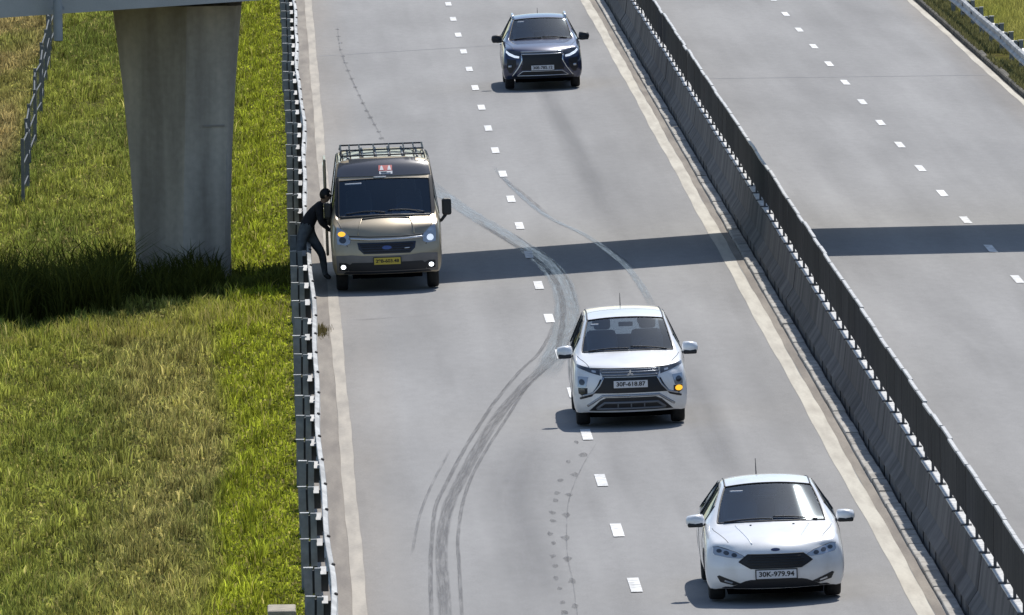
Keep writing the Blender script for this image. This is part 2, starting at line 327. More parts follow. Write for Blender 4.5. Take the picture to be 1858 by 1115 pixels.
# ------------------------------------------------------------------ median: kerb blocks, concrete barrier, anti-glare panels
MX = 9.13; MZ = 0.10
conc_dark = mat('stained_concrete', (0.155, 0.145, 0.138), 0.9, dark=(0.045, 0.043, 0.043), scale=1.1, stretch=(1, 1.6, 0.28), mix_lo=0.32, mix_hi=0.72, fine=0.12, fscale=14, bump=0.25, ovar=0.18)
conc_kerb = mat('pale_kerb_concrete', (0.42, 0.40, 0.36), 0.9, dark=(0.27, 0.25, 0.22), scale=2.5, mix_lo=0.35, mix_hi=0.6, fine=0.12, fscale=18, ovar=0.15)
kerb = MB().extrude_y([(8.625, -0.3), (8.625, 0.085), (9.45, 0.085), (9.45, -0.3)], 130, 420).build('kerb', mat('kerb_bed', (0.06, 0.055, 0.05), 0.95, var=0.4, scale=8), kind='structure', label='kerb strip under the median barrier')
kb = MB().box((0, 0, 0), (0.20, 1.93, 0.12), bev=0.018).mesh('kerb_block', conc_kerb)
for k in range(-8, 92):
    o = link('kerb_block', kb, kerb, (8.725 + random.uniform(-0.008, 0.008), 160.27 + 2.0 * k, MZ - 0.012 + random.uniform(-0.012, 0.012)))
    o.rotation_euler = (random.uniform(-0.004, 0.004), random.uniform(-0.03, 0.03), random.uniform(-0.006, 0.006))
barrier = empty('median_barrier', (MX, 250, MZ), 'long grey concrete median barrier topped by dark anti-glare panels', 'barrier')
def profile(top, base_z):
    h = [(-0.275, base_z), (-0.275, 0.17), (-0.15, 0.36), (-0.095, top), (0.095, top), (0.15, 0.36), (0.275, 0.17), (0.275, base_z)]
    return h
def barrier_segment(L):
    b = MB(); b.extrude_y(profile(0.81, 0.155), 0.01, L - 0.01)
    n = int(round(L / 1.5))
    for k in range(n):
        y0 = k * 1.5 + (0.012 if k == 0 else 0.17); y1 = (k + 1) * 1.5 - (0.012 if k == n - 1 else 0.17)
        b.extrude_y([(-0.272, -0.12), (-0.272, 0.153), (0.272, 0.153), (0.272, -0.12)], y0, y1)
    return b.mesh('concrete_segment', conc_dark)
seg = barrier_segment(6.0)
panel_m = mat('anti_glare_grey', (0.058, 0.053, 0.051), 0.65, dark=(0.036, 0.033, 0.032), scale=3, stretch=(1, 3, 0.3), fine=0.1, fscale=20, ovar=0.25)
steel_pale = mat('pale_galvanised', (0.50, 0.50, 0.49), 0.5, var=0.25, scale=5)
steel_dark = mat('dark_bracket_steel', (0.05, 0.05, 0.055), 0.6)
pb = MB(); nfin = 16; yl = 1.97
for side in (1,):
    vs = []
    for k in range(nfin * 2 + 1):
        x = 0.016 if k % 2 else -0.016; y = -yl / 2 + yl * k / (nfin * 2)
        vs += [(x - 0.004, y, 0.95 - MZ + 0.0), (x - 0.004, y, 1.60), (x + 0.004, y, 1.60), (x + 0.004, y, 0.95 - MZ)]
    fs = []
    for k in range(nfin * 2):
        for j in range(4): fs.append((4 * k + j, 4 * k + (j + 1) % 4, 4 * k + 4 + (j + 1) % 4, 4 * k + 4 + j))
    fs += [(3, 2, 1, 0), tuple(4 * nfin * 2 + j for j in range(4))]
    vs = [(x, y, (0.965 if z < 1 else z)) for x, y, z in vs]
    pb.add(vs, fs)
panel_me = pb.mesh('anti_glare_panel', panel_m)
cap_me = MB().box((0, 0, 1.622), (0.055, 1.86, 0.035), bev=0.008).mesh('panel_cap', steel_pale)
foot_me = MB().box((0, 0, 0.895), (0.035, 0.12, 0.16)).box((-0.02, 0, 0.848), (0.15, 0.16, 0.016)).mesh('panel_foot', steel_dark)
sill_me = MB().box((0.045, 0, 0.826), (0.20, 1.97, 0.028), bev=0.006).mesh('bright_top_strip', mat('sunlit_top_pale', (0.68, 0.67, 0.64), 0.85, var=0.3, scale=6))  # pale strip added so the concrete top reads as sunlit
for k in range(-2, 33):
    y = 155.34 + 6.0 * k
    link('concrete_segment', seg, barrier, (random.uniform(-0.008, 0.008), y - 250, 0))
for k in range(-6, 95):
    y = 150.3 + 2.0 * k
    p = link('anti_glare_panel', panel_me, barrier, (-0.045 + random.uniform(-0.006, 0.006), y - 250, random.uniform(-0.008, 0.008)))
    p.rotation_euler = (random.uniform(-0.004, 0.004), random.gauss(0, 0.005), random.gauss(0, 0.001))
    link('panel_cap', cap_me, p); link('panel_foot', foot_me, p, (0, -1.0, 0)); link('bright_top_strip', sill_me, p)

# ------------------------------------------------------------------ guard rails
galv = mat('weathered_galvanised', (0.50, 0.50, 0.48), 0.55, var=0.4, scale=3, stretch=(1, 0.4, 1), metal=0.0, fine=0.1, ovar=0.15)
post_m = mat('grey_post_steel', (0.28, 0.30, 0.31), 0.6, var=0.3, scale=6)
refl = mat('white_reflector', (0.42, 0.42, 0.41), 0.5, var=0.35, scale=9, ovar=0.3)
bolt_m = mat('rusty_bolt', (0.06, 0.05, 0.045), 0.7)
def wig(y): return 0.022 * math.sin(y * 0.13) + 0.014 * math.sin(y * 0.37 + 1) + (0.05 * math.exp(-((y - 262) / 9) ** 2)) + 0.03 * math.exp(-((y - 157) / 4) ** 2)
def guard_rail(label, X, s, zg, y0, n):
    root = empty('guard_rail', (X, y0, zg), label, 'guard rail')
    post = MB().box((0, 0, 0.27), (0.105, 0.10, 0.82)).box((0, 0.0, 0.684), (0.125, 0.12, 0.012), mi=1).mesh('post', [post_m, galv])
    blk = MB().box((0.125 * s, 0, 0.50), (0.085, 0.10, 0.36)).box((0.068 * s, 0.02, 0.50), (0.03, 0.05, 0.30), mi=1).box((0.215 * s, 0.02, 0.50), (0.095, 0.05, 0.26), mi=1).mesh('spacer_block', [mat('spacer_grey', (0.30, 0.32, 0.33), 0.6, var=0.3, scale=6), steel_dark])
    rf = MB().add([(s * x, y, z) for x in (0.155, 0.232) for y, z in ((-0.14, 0.60), (-0.14, 0.61), (0.04, 0.69), (0.06, 0.69), (0.06, 0.60))], [(0, 1, 2, 3, 4), (9, 8, 7, 6, 5)] + [(i, 5 + i, 5 + (i + 1) % 5, (i + 1) % 5) for i in range(5)]).mesh('reflector', refl)
    pr = [(0.255, 0.72), (0.315, 0.69), (0.325, 0.645), (0.262, 0.60), (0.262, 0.53), (0.325, 0.485), (0.315, 0.44), (0.255, 0.41)]
    out = [(s * x, z) for x, z in pr] + [(s * (x - 0.009), z - (0.004 if i < 4 else -0.004)) for i, (x, z) in reversed(list(enumerate(pr)))]
    bl = MB().lathe_x([(0.0, 0.026), (0.02, 0.026), (0.03, 0.012), (0.03, 0.0)], 8).mesh('bolt', bolt_m)
    for k in range(n):
        y = k * 4.0; wy = wig(y0 + y)
        p = link('post', post, root, (wy * 0.5 + random.uniform(-0.012, 0.012), y, random.uniform(-0.02, 0.015))); p.rotation_euler = (random.uniform(-0.02, 0.02), random.uniform(-0.025, 0.025), 0)
        link('spacer_block', blk, p); link('reflector', rf, p, (random.uniform(-0.012, 0.012), 0, random.uniform(-0.02, 0.02)))
        if k < n - 1:
            b = MB(); nsub = 4
            for q in range(nsub):
                ya = y + q * 4.0 / nsub; yb = ya + 4.0 / nsub + (0.0 if q < nsub - 1 else -0.012)
                b.extrude_y(out, ya + (0.012 if q == 0 else 0), yb, off0=wig(y0 + ya), off1=wig(y0 + yb))
            bo = b.build('rail_beam', galv, root)
            o = link('bolt', bl, bo, (s * 0.30 + wy, y + 0.05, 0.70)); o.rotation_euler = (0, -1.1 * s, 0)
    return root
guard_rail('weathered steel guard rail between the road and the wide grass slope', 0.43, 1, -0.12, 142.64, 50)
guard_rail('pale steel guard rail on the far verge behind the kerb weeds', 17.72, -1, -0.06, 258.6, 23)
MB().extrude_y([(17.065, -0.4), (17.065, 0.02), (17.09, 0.045), (17.20, 0.045), (17.20, -0.4)], 200, 420).build('kerb', mat('dirty_shaded_kerb', (0.16, 0.145, 0.11), 0.95, dark=(0.05, 0.045, 0.035), scale=2.5), kind='structure', label='low dirty kerb along the far verge')  # colour holds both dirt and the shade of the road-side face
wavy(17.025, 17.065, zr, 0.006, 200, 420, 1.5, 0.004, mat('kerb_shade_paint', (0.05, 0.04, 0.03), 0.95, var=0.3), 'gutter_strip', roadR)  # dark strip painted for the shade at the kerb face

# ------------------------------------------------------------------ overpass
ov = empty('overpass_bridge', (-1.6, 223.6, -0.5), 'grey concrete overpass whose deck crosses the road above its tapered pier', 'bridge')
deck_m = mat('grey_deck_concrete', (0.46, 0.47, 0.47), 0.9, dark=(0.38, 0.39, 0.39), scale=0.8, fine=0.06)
pier_m = mat('streaked_pier_concrete', (0.54, 0.49, 0.425), 0.9, dark=(0.30, 0.27, 0.235), scale=1.3, stretch=(1.6, 1.6, 0.16), mix_lo=0.35, mix_hi=0.66, fine=0.08, fscale=9, bump=0.15)
ORG = Vector((-1.6, 223.6, -0.5))
def deck_piece(name, M, d0, d1, h0, h1, x0=-34, x1=46):
    """a bar along the skewed deck: d = metres beyond the near face (along Y), h above the soffit"""
    vs = []
    for x in (x0, x1):
        zs = 4.80 + 0.03 * (x + 4.8)
        for d in (d0, d1):
            for h in (h0, h1): vs.append(Vector((x, 221.45 + 0.53 * x + d, zs + h)) - ORG)
    b = MB(); b.add(vs, [(0, 1, 3, 2), (4, 6, 7, 5), (0, 4, 5, 1), (2, 3, 7, 6), (0, 2, 6, 4), (1, 5, 7, 3)]); return b.build(name, M, ov)
deck_piece('girder', deck_m, 0.0, 6.3, 0, 0.95)
deck_piece('deck_slab', deck_m, -0.12, 6.42, 0.952, 1.15)
deck_piece('parapet', deck_m, -0.05, 0.22, 1.152, 1.9)
deck_piece('parapet', deck_m, 6.08, 6.35, 1.152, 1.9)
b = MB(); prs = []
def pier_ring(z, wl, wr, dep, cre):
    return [Vector(p) - ORG for p in ((wl, 222.95, z), (cre - 0.06, 222.30, z), (cre + 0.02, 222.30, z), (wr - 0.10, 222.36, z), (wr, 222.5, z), (wr, 222.5 + dep, z), (wl, 222.5 + dep, z))]
ringz = [(-0.9, -2.44, -0.70), (0.6, -2.44, -0.70), (2.0, -2.52, -0.66), (3.4, -2.64, -0.57), (4.3, -2.74, -0.49), (4.797, -2.80, -0.44)]
rings = [pier_ring(z, l, r, 1.75, -1.52 + 0.03 * z) for z, l, r in ringz]
for r in rings: b.v += [tuple(p) for p in r]
n = 7
for i in range(len(rings) - 1):
    for k in range(n): b.f.append((i * n + k, i * n + (k + 1) % n, (i + 1) * n + (k + 1) % n, (i + 1) * n + k)); b.m.append(0)
b.f += [tuple(range(n)), tuple(range((len(rings) - 1) * n, len(rings) * n))]; b.m += [0, 0]
b.build('pier', pier_m, ov, label='tapered grey concrete pier standing in the grass')
pj = MB().box(Vector((-0.98, 222.33, 2.62)) - ORG, (0.40, 0.03, 0.035), rot=Matrix.Rotation(0.08, 3, 'Z')); pj.build('formwork_seam', mat('seam_shade', (0.30, 0.275, 0.25), 0.9), ov)
pb_ = MB().tube([Vector((-3.73, 219.15, 4.37)) - ORG, Vector((-3.73, 219.15, 6.3)) - ORG], 0.085, 14).tube([Vector((-3.73, 219.15, 4.36)) - ORG, Vector((-3.73, 219.15, 4.42)) - ORG], 0.074, 14, mi=1)
for z in (4.95, 5.6): pb_.box(Vector((-3.73, 219.22, z)) - ORG, (0.24, 0.14, 0.05), mi=0)
pb_.build('drain_pipe', [mat('grey_pvc', (0.33, 0.36, 0.40), 0.5, var=0.15), mat('pipe_hollow', (0.01, 0.01, 0.01), 0.9)], ov, smooth=False)

# ------------------------------------------------------------------ wire fence on the slope and marker block
fence = empty('wire_fence', (-5.2, 280, -0.45), 'thin grey wire fence running up the grass slope under the overpass', 'fence')
fz = mat('fence_steel', (0.17, 0.18, 0.185), 0.7, var=0.25, scale=6)
fpts = []
for k in range(15):
    y = 250 + 4.6 * k; x = -5.02 - 0.012 * (y - 250) * 0.6 + 0.05 * math.sin(k * 1.9); fpts.append((x, y, float(terr(x, y))))
for x, y, z in fpts:
    MB().box((x + 5.2, y - 280, z + 0.45 + 0.62), (0.07, 0.07, 1.35)).build('fence_post', fz, fence)
for h in (0.3, 0.75, 1.2):
    MB().tube([(x + 5.2, y - 280, z + 0.45 + h) for x, y, z in fpts], 0.016, 5).build('wire', fz, fence)
for i in range(len(fpts) - 1):
    b = MB(); (x0, y0, z0), (x1, y1, z1) = fpts[i], fpts[i + 1]
    for k in range(1, 12):
        t = k / 12; b.box((x0 + (x1 - x0) * t + 5.2, y0 + (y1 - y0) * t - 280, z0 + (z1 - z0) * t + 0.45 + 0.7), (0.006, 0.006, 1.05))
    b.build('mesh_panel', fz, fence)
mk = MB().box((0, 0, 0.19), (0.37, 0.9, 0.38), bev=0.02); mk.build('concrete_marker', mat('marker_concrete', (0.42, 0.37, 0.29), 0.9, var=0.3, scale=7, fine=0.1), loc=(0.10, 158.4, -0.32), label='small pale concrete block in the grass by the guard rail', cat='block')
# ===PART2

# ------------------------------------------------------------------ grass: blades as one mass per stretch
grass_m = attr_mat('grass_blades')
def grass(name, x, y, z, h, w, col, label, lean=0.45):
    n = len(x); a = rng.uniform(0, 2 * PI, n); ld = rng.uniform(0, 2 * PI, n); lm = h * lean * rng.uniform(0.2, 1.3, n)
    cx, sx = np.cos(a) * w / 2, np.sin(a) * w / 2; lx, ly = np.cos(ld) * lm, np.sin(ld) * lm
    V = np.empty((n, 5, 3), np.float32)
    V[:, 0] = np.stack([x - cx, y - sx, z - 0.02], 1); V[:, 1] = np.stack([x + cx, y + sx, z - 0.02], 1)
    V[:, 2] = np.stack([x + cx * 0.8 + lx * 0.35, y + sx * 0.8 + ly * 0.35, z + h * 0.6], 1)
    V[:, 3] = np.stack([x - cx * 0.8 + lx * 0.35, y - sx * 0.8 + ly * 0.35, z + h * 0.6], 1)
    V[:, 4] = np.stack([x + lx, y + ly, z + h * (1 - 0.25 * lean)], 1)
    me = bpy.data.meshes.new(name); me.vertices.add(n * 5); me.vertices.foreach_set('co', V.ravel())
    base = (np.arange(n) * 5)[:, None]
    loops = (base + np.array([0, 1, 2, 3, 3, 2, 4])[None]).ravel().astype(np.int32)
    me.loops.add(n * 7); me.loops.foreach_set('vertex_index', loops)
    st = (np.arange(n) * 7)[:, None] + np.array([0, 4])[None]
    me.polygons.add(n * 2); me.polygons.foreach_set('loop_start', st.ravel().astype(np.int32))
    me.update(calc_edges=True); me.validate()
    at = me.attributes.new('blade_colour', 'FLOAT_COLOR', 'POINT')
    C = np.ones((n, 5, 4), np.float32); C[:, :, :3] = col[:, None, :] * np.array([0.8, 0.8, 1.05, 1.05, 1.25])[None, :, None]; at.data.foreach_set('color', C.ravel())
    me.materials.append(grass_m); return link(name, me, kind='stuff', label=label)
def patch(x, y, seed):
    """smooth 0..1 field for patches of kind"""
    r = np.random.default_rng(seed); v = np.zeros_like(x)
    for k in range(7):
        fx = r.uniform(0.4, 2.4); fy = r.uniform(0.05, 0.35); v += np.sin(fx * x * (1 if k % 2 else -1) + fy * y + r.uniform(0, 6)) / (1 + 0.3 * k)
    return 1 / (1 + np.exp(-1.3 * v))
def lerp(a, b, t): return a + (b - a) * t[:, None]
GREEN = np.array([0.335, 0.355, 0.065]); LIME = np.array([0.38, 0.42, 0.035]); DARKG = np.array([0.15, 0.19, 0.042]); STRAW = np.array([0.52, 0.425, 0.16]); DRY = np.array([0.50, 0.37, 0.16])
def left_colour(x, y):
    n = len(x); t = patch(x, y, 3); c = lerp(np.tile(GREEN, (n, 1)), np.tile(DARKG, (n, 1)), np.clip(t * 1.2 - 0.35, 0, 0.85))
    rail = np.clip((x + 0.95 + 0.35 * (patch(x, y, 9) - 0.5)) / 0.35, 0, 1); c = lerp(c, np.tile(LIME, (n, 1)), 0.85 * rail)
    # straw-brown drift down the middle of the nearer slope
    mid = np.exp(-((x + 1.9 + 0.5 * np.sin(y * 0.06)) / 1.0) ** 2) * np.clip((219 - y) / 8, 0, 1)
    mid = np.clip(mid * (0.45 + 0.9 * patch(x, y, 5)) + 0.35 * np.clip(patch(x, y, 21) - 0.55, 0, 1) * (y < 215), 0, 1) * (1 - rail); c = lerp(c, np.tile(STRAW, (n, 1)), 0.8 * mid * rng.uniform(0.35, 1, n))
    far = np.clip((-5.3 - x) / 0.5, 0, 1) * np.clip((y - 240) / 15, 0, 1); c = lerp(c, np.tile(DRY, (n, 1)), 0.85 * far * np.clip(patch(x, y, 8) + 0.25, 0, 1))
    c = lerp(c, np.tile(STRAW, (n, 1)), (rng.random(n) < 0.10) * 0.7)
    fine_ = 0.7 + 0.6 * patch(x * 4.1, y * 5.3, 41)
    return c * (0.4 + 1.35 * rng.random(n) ** 1.5)[:, None] * fine_[:, None]
def scatter(n, y0, y1):
    y = y0 + (y1 - y0) * rng.random(n) ** 1.15
    xl = -4.9 - 0.0213 * (y - 160)
    x = xl + (0.46 - xl) * rng.random(n); return x, y
N = 330000; x, y = scatter(N, 149, 345)
pt = patch(x, y, 4); edge = x > -0.95
h = np.where(edge, rng.uniform(0.06, 0.15, N), rng.uniform(0.05, 0.20, N) * (0.55 + 0.7 * pt)) * np.clip((0.52 - x) / 0.35, 0.4, 1)
keep = ~((np.abs(x + 1.6) < 0.86) & (y > 222.5) & (y < 224.3)) & ~((np.abs(x - 0.1) < 0.19) & (np.abs(y - 158.4) < 0.45))
x, y, h = x[keep], y[keep], h[keep]; leafy = rng.random(len(x)) < 0.6; h = np.where(leafy, h * 0.55, h)
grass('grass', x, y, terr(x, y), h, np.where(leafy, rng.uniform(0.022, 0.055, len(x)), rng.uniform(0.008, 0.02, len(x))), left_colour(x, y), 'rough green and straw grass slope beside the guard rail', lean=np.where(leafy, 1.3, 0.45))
# clumps: taller tufts that break the sward into light and dark
nt_ = 2600; tx, ty = scatter(nt_, 149, 340); ts = rng.uniform(0.5, 1.4, nt_); kpt = (tx < -0.1); tx, ty, ts = tx[kpt], ty[kpt], ts[kpt]
rep = 34; x = np.repeat(tx, rep) + rng.normal(0, 0.07, len(tx) * rep); y = np.repeat(ty, rep) + rng.normal(0, 0.16, len(tx) * rep); s = np.repeat(ts, rep)
col = left_colour(x, y) * np.repeat(rng.uniform(0.6, 1.25, len(tx)), rep)[:, None]
keep = ~((np.abs(x + 1.6) < 0.9) & (y > 222.4) & (y < 224.4)) & (x < 0.28) & ~((np.abs(x - 0.1) < 0.3) & (np.abs(y - 158.4) < 1)); x, y, s, col = x[keep], y[keep], s[keep], col[keep]
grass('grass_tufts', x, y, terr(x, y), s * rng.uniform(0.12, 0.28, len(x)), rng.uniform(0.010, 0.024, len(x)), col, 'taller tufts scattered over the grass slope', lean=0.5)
# tall weeds under the overpass, greens darkened to carry its shade
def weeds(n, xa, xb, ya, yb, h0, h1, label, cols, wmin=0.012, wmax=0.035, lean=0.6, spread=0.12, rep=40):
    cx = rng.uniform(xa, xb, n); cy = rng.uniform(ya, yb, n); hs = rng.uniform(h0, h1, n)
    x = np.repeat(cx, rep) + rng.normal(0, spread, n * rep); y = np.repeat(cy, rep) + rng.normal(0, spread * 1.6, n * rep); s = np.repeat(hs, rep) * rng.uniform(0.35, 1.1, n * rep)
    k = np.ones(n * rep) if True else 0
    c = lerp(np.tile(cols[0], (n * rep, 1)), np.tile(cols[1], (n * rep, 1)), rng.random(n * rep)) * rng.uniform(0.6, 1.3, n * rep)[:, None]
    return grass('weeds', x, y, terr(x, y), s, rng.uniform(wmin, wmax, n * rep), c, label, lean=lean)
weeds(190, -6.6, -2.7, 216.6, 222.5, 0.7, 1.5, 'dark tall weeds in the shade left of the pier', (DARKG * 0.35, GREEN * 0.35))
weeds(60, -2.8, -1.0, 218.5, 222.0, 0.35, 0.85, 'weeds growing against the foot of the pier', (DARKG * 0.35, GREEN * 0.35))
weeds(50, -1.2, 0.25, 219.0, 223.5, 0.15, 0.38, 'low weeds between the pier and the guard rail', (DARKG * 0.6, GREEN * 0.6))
weeds(70, -4.8, 0.1, 209.5, 214.6, 0.22, 0.42, 'pale seed-headed grass along the edge of the overpass shadow', (STRAW, LIME), 0.006, 0.014, 0.5)
# weeds on the far verge kerb, and the far verge grass
n = 26000; y = rng.uniform(262, 345, n); x = 17.10 + 0.80 * rng.random(n); dens = patch(x, y * 2.2, 31) > 0.12; x, y = x[dens], y[dens]
c = lerp(np.tile(np.array([0.22, 0.20, 0.09]), (len(x), 1)), np.tile(np.array([0.085, 0.095, 0.035]), (len(x), 1)), rng.random(len(x))) * rng.uniform(0.7, 1.4, len(x))[:, None]
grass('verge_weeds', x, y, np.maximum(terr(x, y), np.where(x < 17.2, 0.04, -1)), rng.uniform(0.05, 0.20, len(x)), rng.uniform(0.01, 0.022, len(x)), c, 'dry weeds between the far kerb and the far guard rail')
n = 60000; y = rng.uniform(262, 345, n); x = 17.85 + 4.6 * rng.random(n); tt = patch(x, y, 13)
c = lerp(np.tile(GREEN, (n, 1)), np.tile(STRAW, (n, 1)), tt * 0.5) * rng.uniform(0.6, 1.4, n)[:, None]
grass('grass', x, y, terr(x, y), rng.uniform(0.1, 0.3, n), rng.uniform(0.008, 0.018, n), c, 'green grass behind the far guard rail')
# tuft growing out of the shoulder joint by the guard rail
n = 300; x = rng.normal(0.88, 0.055, n); y = rng.normal(208, 0.6, n)
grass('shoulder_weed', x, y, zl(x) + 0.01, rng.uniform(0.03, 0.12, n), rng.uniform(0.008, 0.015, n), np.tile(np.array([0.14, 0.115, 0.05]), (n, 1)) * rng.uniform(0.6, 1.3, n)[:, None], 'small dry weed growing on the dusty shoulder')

# ------------------------------------------------------------------ vehicles
black_p = mat('black_plastic', (0.014, 0.015, 0.018), 0.55)
trim_grey = mat('satin_grey_trim', (0.17, 0.18, 0.20), 0.45, metal=0.3)
chrome = mat('chrome', (0.62, 0.64, 0.67), 0.18, metal=1.0)
tyre_m = mat('tyre_rubber', (0.018, 0.018, 0.019), 0.85, var=0.3, scale=12)
rim_m = mat('alloy_rim', (0.45, 0.46, 0.48), 0.35, metal=0.8)
cabin_m = mat('dark_cabin', (0.085, 0.095, 0.115), 0.8)
seat_m = mat('grey_seat', (0.30, 0.32, 0.35), 0.85)
tan_m = mat('beige_seat', (0.16, 0.14, 0.12), 0.85)
lens_m = mat('headlamp_lens', (0.46, 0.49, 0.53), 0.12, metal=0.5, coat=1.0)
lens_d = mat('headlamp_dark', (0.05, 0.055, 0.065), 0.15, metal=0.3, coat=1.0)
amber_on = mat('lit_amber_lamp', (1.0, 0.50, 0.04), 0.3, emit=1.0)
fog_on = mat('lit_fog_lamp', (0.9, 0.95, 1.0), 0.2, emit=2.5)
led_and_glint = mat('lit_daytime_lamp_and_glint', (0.85, 0.92, 1.0), 0.2, emit=0.55)
plate_w = mat('white_plate', (0.66, 0.67, 0.70), 0.5)
plate_y = mat('yellow_plate', (0.55, 0.42, 0.05), 0.5)
ink = mat('plate_ink', (0.01, 0.01, 0.012), 0.6)
red_p = mat('red_sticker', (0.50, 0.02, 0.03), 0.5)
white_p = mat('white_sticker', (0.72, 0.73, 0.75), 0.5)
glass = glass_mat('tinted_windscreen', (0.78, 0.88, 0.96)); glass_d = glass_mat('dark_side_glass', (0.36, 0.42, 0.48))
red_lens = mat('tail_lamp_red', (0.30, 0.01, 0.01), 0.2, coat=1.0)

def text_mesh(s, size):
    cu = bpy.data.curves.new('lettering', 'FONT'); cu.body = s; cu.size = size; cu.align_x = 'CENTER'; cu.align_y = 'CENTER'; cu.extrude = 0.002; cu.offset = 0.0022
    o = bpy.data.objects.new('lettering', cu); COL.objects.link(o); dg = bpy.context.evaluated_depsgraph_get()
    me = bpy.data.meshes.new_from_object(o.evaluated_get(dg)); bpy.data.objects.remove(o); bpy.data.curves.remove(cu); return me

class Car:
    """stations: list of (y, rows) with rows = 9 (x, z) points from the underside edge over sill, side, shoulder, belt, pillar to the centre line.
    front / rear = per-row (y, bow) of the end face. dxs: per-station forward shifts of rows 5..8."""
    def __init__(s, name, label, cat, loc, paint, stations, front, rear, region, shifts, wheels, wheel_r, ring_crease=(), yaw=0.0, track=0.755, arch=0.055, group=None, under=None, glassmat=None):
        s.root = empty(name, loc, label, cat, group); s.root.rotation_euler = (0, -0.025, yaw)
        bm = bmesh.new(); cr = bm.edges.layers.float.new('crease_edge'); cv = bm.verts.layers.float.new('crease_vert'); ns = len(stations); R = []
        def frac(rows, k): return abs(rows[k][0]) / max(1e-6, rows[4][0])
        for i, (y, rows) in enumerate(stations):
            ring = []
            for k in range(17):
                r = k if k <= 8 else 16 - k; sg = 1 if k <= 8 else -1
                x, z = rows[r]; yy = y
                if i == 0:
                    yf, bow = front[min(r, 4)]; yy = yf + (bow if r <= 4 else bow * frac(rows, r) ** 2.4)
                elif i == ns - 1:
                    yf, bow = rear[min(r, 4)]; yy = yf - (bow if r <= 4 else bow * frac(rows, r) ** 2.4)
                elif i in shifts and r >= 5: yy = y + shifts[i][r - 5]
                ring.append(bm.verts.new((sg * x if r < 8 else 0, yy, z)))
            R.append(ring)
        def face(vs, mi): f = bm.faces.new(vs); f.material_index = mi; return f
        reg = {}
        for i in range(ns - 1):
            for k in range(16):
                r = min(k, 15 - k); reg[face((R[i][k], R[i + 1][k], R[i + 1][k + 1], R[i][k + 1]), region(i, r))] = 1
        def cap(ring, rows, prof, sg):
            G = [[None] * 9 for _ in range(5)]
            for r in range(5): G[r][0] = ring[r]; G[r][8] = ring[16 - r]
            for c in range(9): G[4][c] = ring[4 + c]
            for r in range(4):
                for c in range(1, 8):
                    fr = ring[4 + c].co.x / rows[4][0]; yf, bow = prof[r]
                    G[r][c] = bm.verts.new((fr * rows[r][0], yf + sg * bow * abs(fr) ** 2.4, rows[r][1]))
            for r in range(4):
                for c in range(8): face((G[r][c], G[r][c + 1], G[r + 1][c + 1], G[r + 1][c]), 0)
            return G
        Gf = cap(R[0], stations[0][1], front, 1); Gr = cap(R[-1], stations[-1][1], rear, -1)
        face(Gf[0] + [R[1][16], R[1][0]], 4)
        for i in range(1, ns - 2): face((R[i][0], R[i][16], R[i + 1][16], R[i + 1][0]), 4)
        face([R[-2][0], R[-2][16]] + list(reversed(Gr[0])), 4)
        bmesh.ops.recalc_face_normals(bm, faces=bm.faces); pos = {v: (i, k) for i, rg in enumerate(R) for k, v in enumerate(rg)}
        for v in pos:
            kinds = set()
            for e in v.link_edges:
                o_ = e.other_vert(v)
                if o_ in pos and len({f.material_index for f in e.link_faces} & {1, 2, 3}) and len({f.material_index for f in e.link_faces}) > 1: kinds.add(pos[o_][0] == pos[v][0])
            if len(kinds) == 2: v[cv] = 0.75
        for e in bm.edges:
            ms = {f.material_index for f in e.link_faces}
            if len(ms) > 1: e[cr] = 0.85 if 4 not in ms else 0.6
        for i, k, v in ring_crease:
            for kk in (k, 16 - k):
                e = bm.edges.get((R[i][kk], R[i + 1][kk]))
                if e: e[cr] = v
        me = bpy.data.meshes.new(name + '_cage'); bm.to_mesh(me); bm.free()
        body_mats = [paint, glass, glass_d, glass_d, black_p]
        for M in body_mats: me.materials.append(M)
        o = bpy.data.objects.new('tmp', me); COL.objects.link(o)
        md = o.modifiers.new('s', 'SUBSURF'); md.levels = md.render_levels = 3
        cut = MB()
        for wy in wheels:
            for sg in (-1, 1): cut.lathe_x([(0, 0.001), (0, wheel_r + arch), (0.5 , wheel_r + arch), (0.5, 0.001)], 32, cx=((track - 0.19) if sg > 0 else -(track - 0.19) - 0.5, wy, wheel_r))
        co = bpy.data.objects.new('cut', cut.mesh('cut', black_p)); COL.objects.link(co)
        bmc = bmesh.new(); bmc.from_mesh(co.data); bmesh.ops.remove_doubles(bmc, verts=bmc.verts, dist=0.003); bmesh.ops.recalc_face_normals(bmc, faces=bmc.faces); bmc.to_mesh(co.data); bmc.free()
        bo = o.modifiers.new('b', 'BOOLEAN'); bo.operation = 'DIFFERENCE'; bo.object = co; bo.solver = 'EXACT'; bo.use_self = True; bo.material_mode = 'TRANSFER'
        dg = bpy.context.evaluated_depsgraph_get(); ev = bpy.data.meshes.new_from_object(o.evaluated_get(dg))
        bpy.data.objects.remove(o); bpy.data.objects.remove(co)
        names = [x.name if x else '' for x in ev.materials]
        bm = bmesh.new(); bm.from_mesh(ev); bm.faces.ensure_lookup_table()
        s.bvh = BVHTree.FromBMesh(bm)
        idx = lambda f: 4 if f.material_index >= 4 else f.material_index
        groups = {}
        for f in bm.faces: groups.setdefault(idx(f), []).append(f)
        def extract(faces, nm, M, parent=None, flip=False, inset=0.0, zmin=-9):
            vm = {}; vs = []; fs = []
            for f in faces:
                if f.calc_center_median().z < zmin: continue
                t = []
                for v in f.verts:
                    if v.index not in vm: vm[v.index] = len(vs); vs.append(v.co - v.normal * inset)
                    t.append(vm[v.index])
                fs.append(tuple(reversed(t)) if flip else tuple(t))
            if not fs: return None
            m_ = bpy.data.meshes.new(nm); m_.from_pydata(vs, [], fs); m_.materials.append(M); shade_auto(m_, 40); return link(nm, m_, parent or s.root)
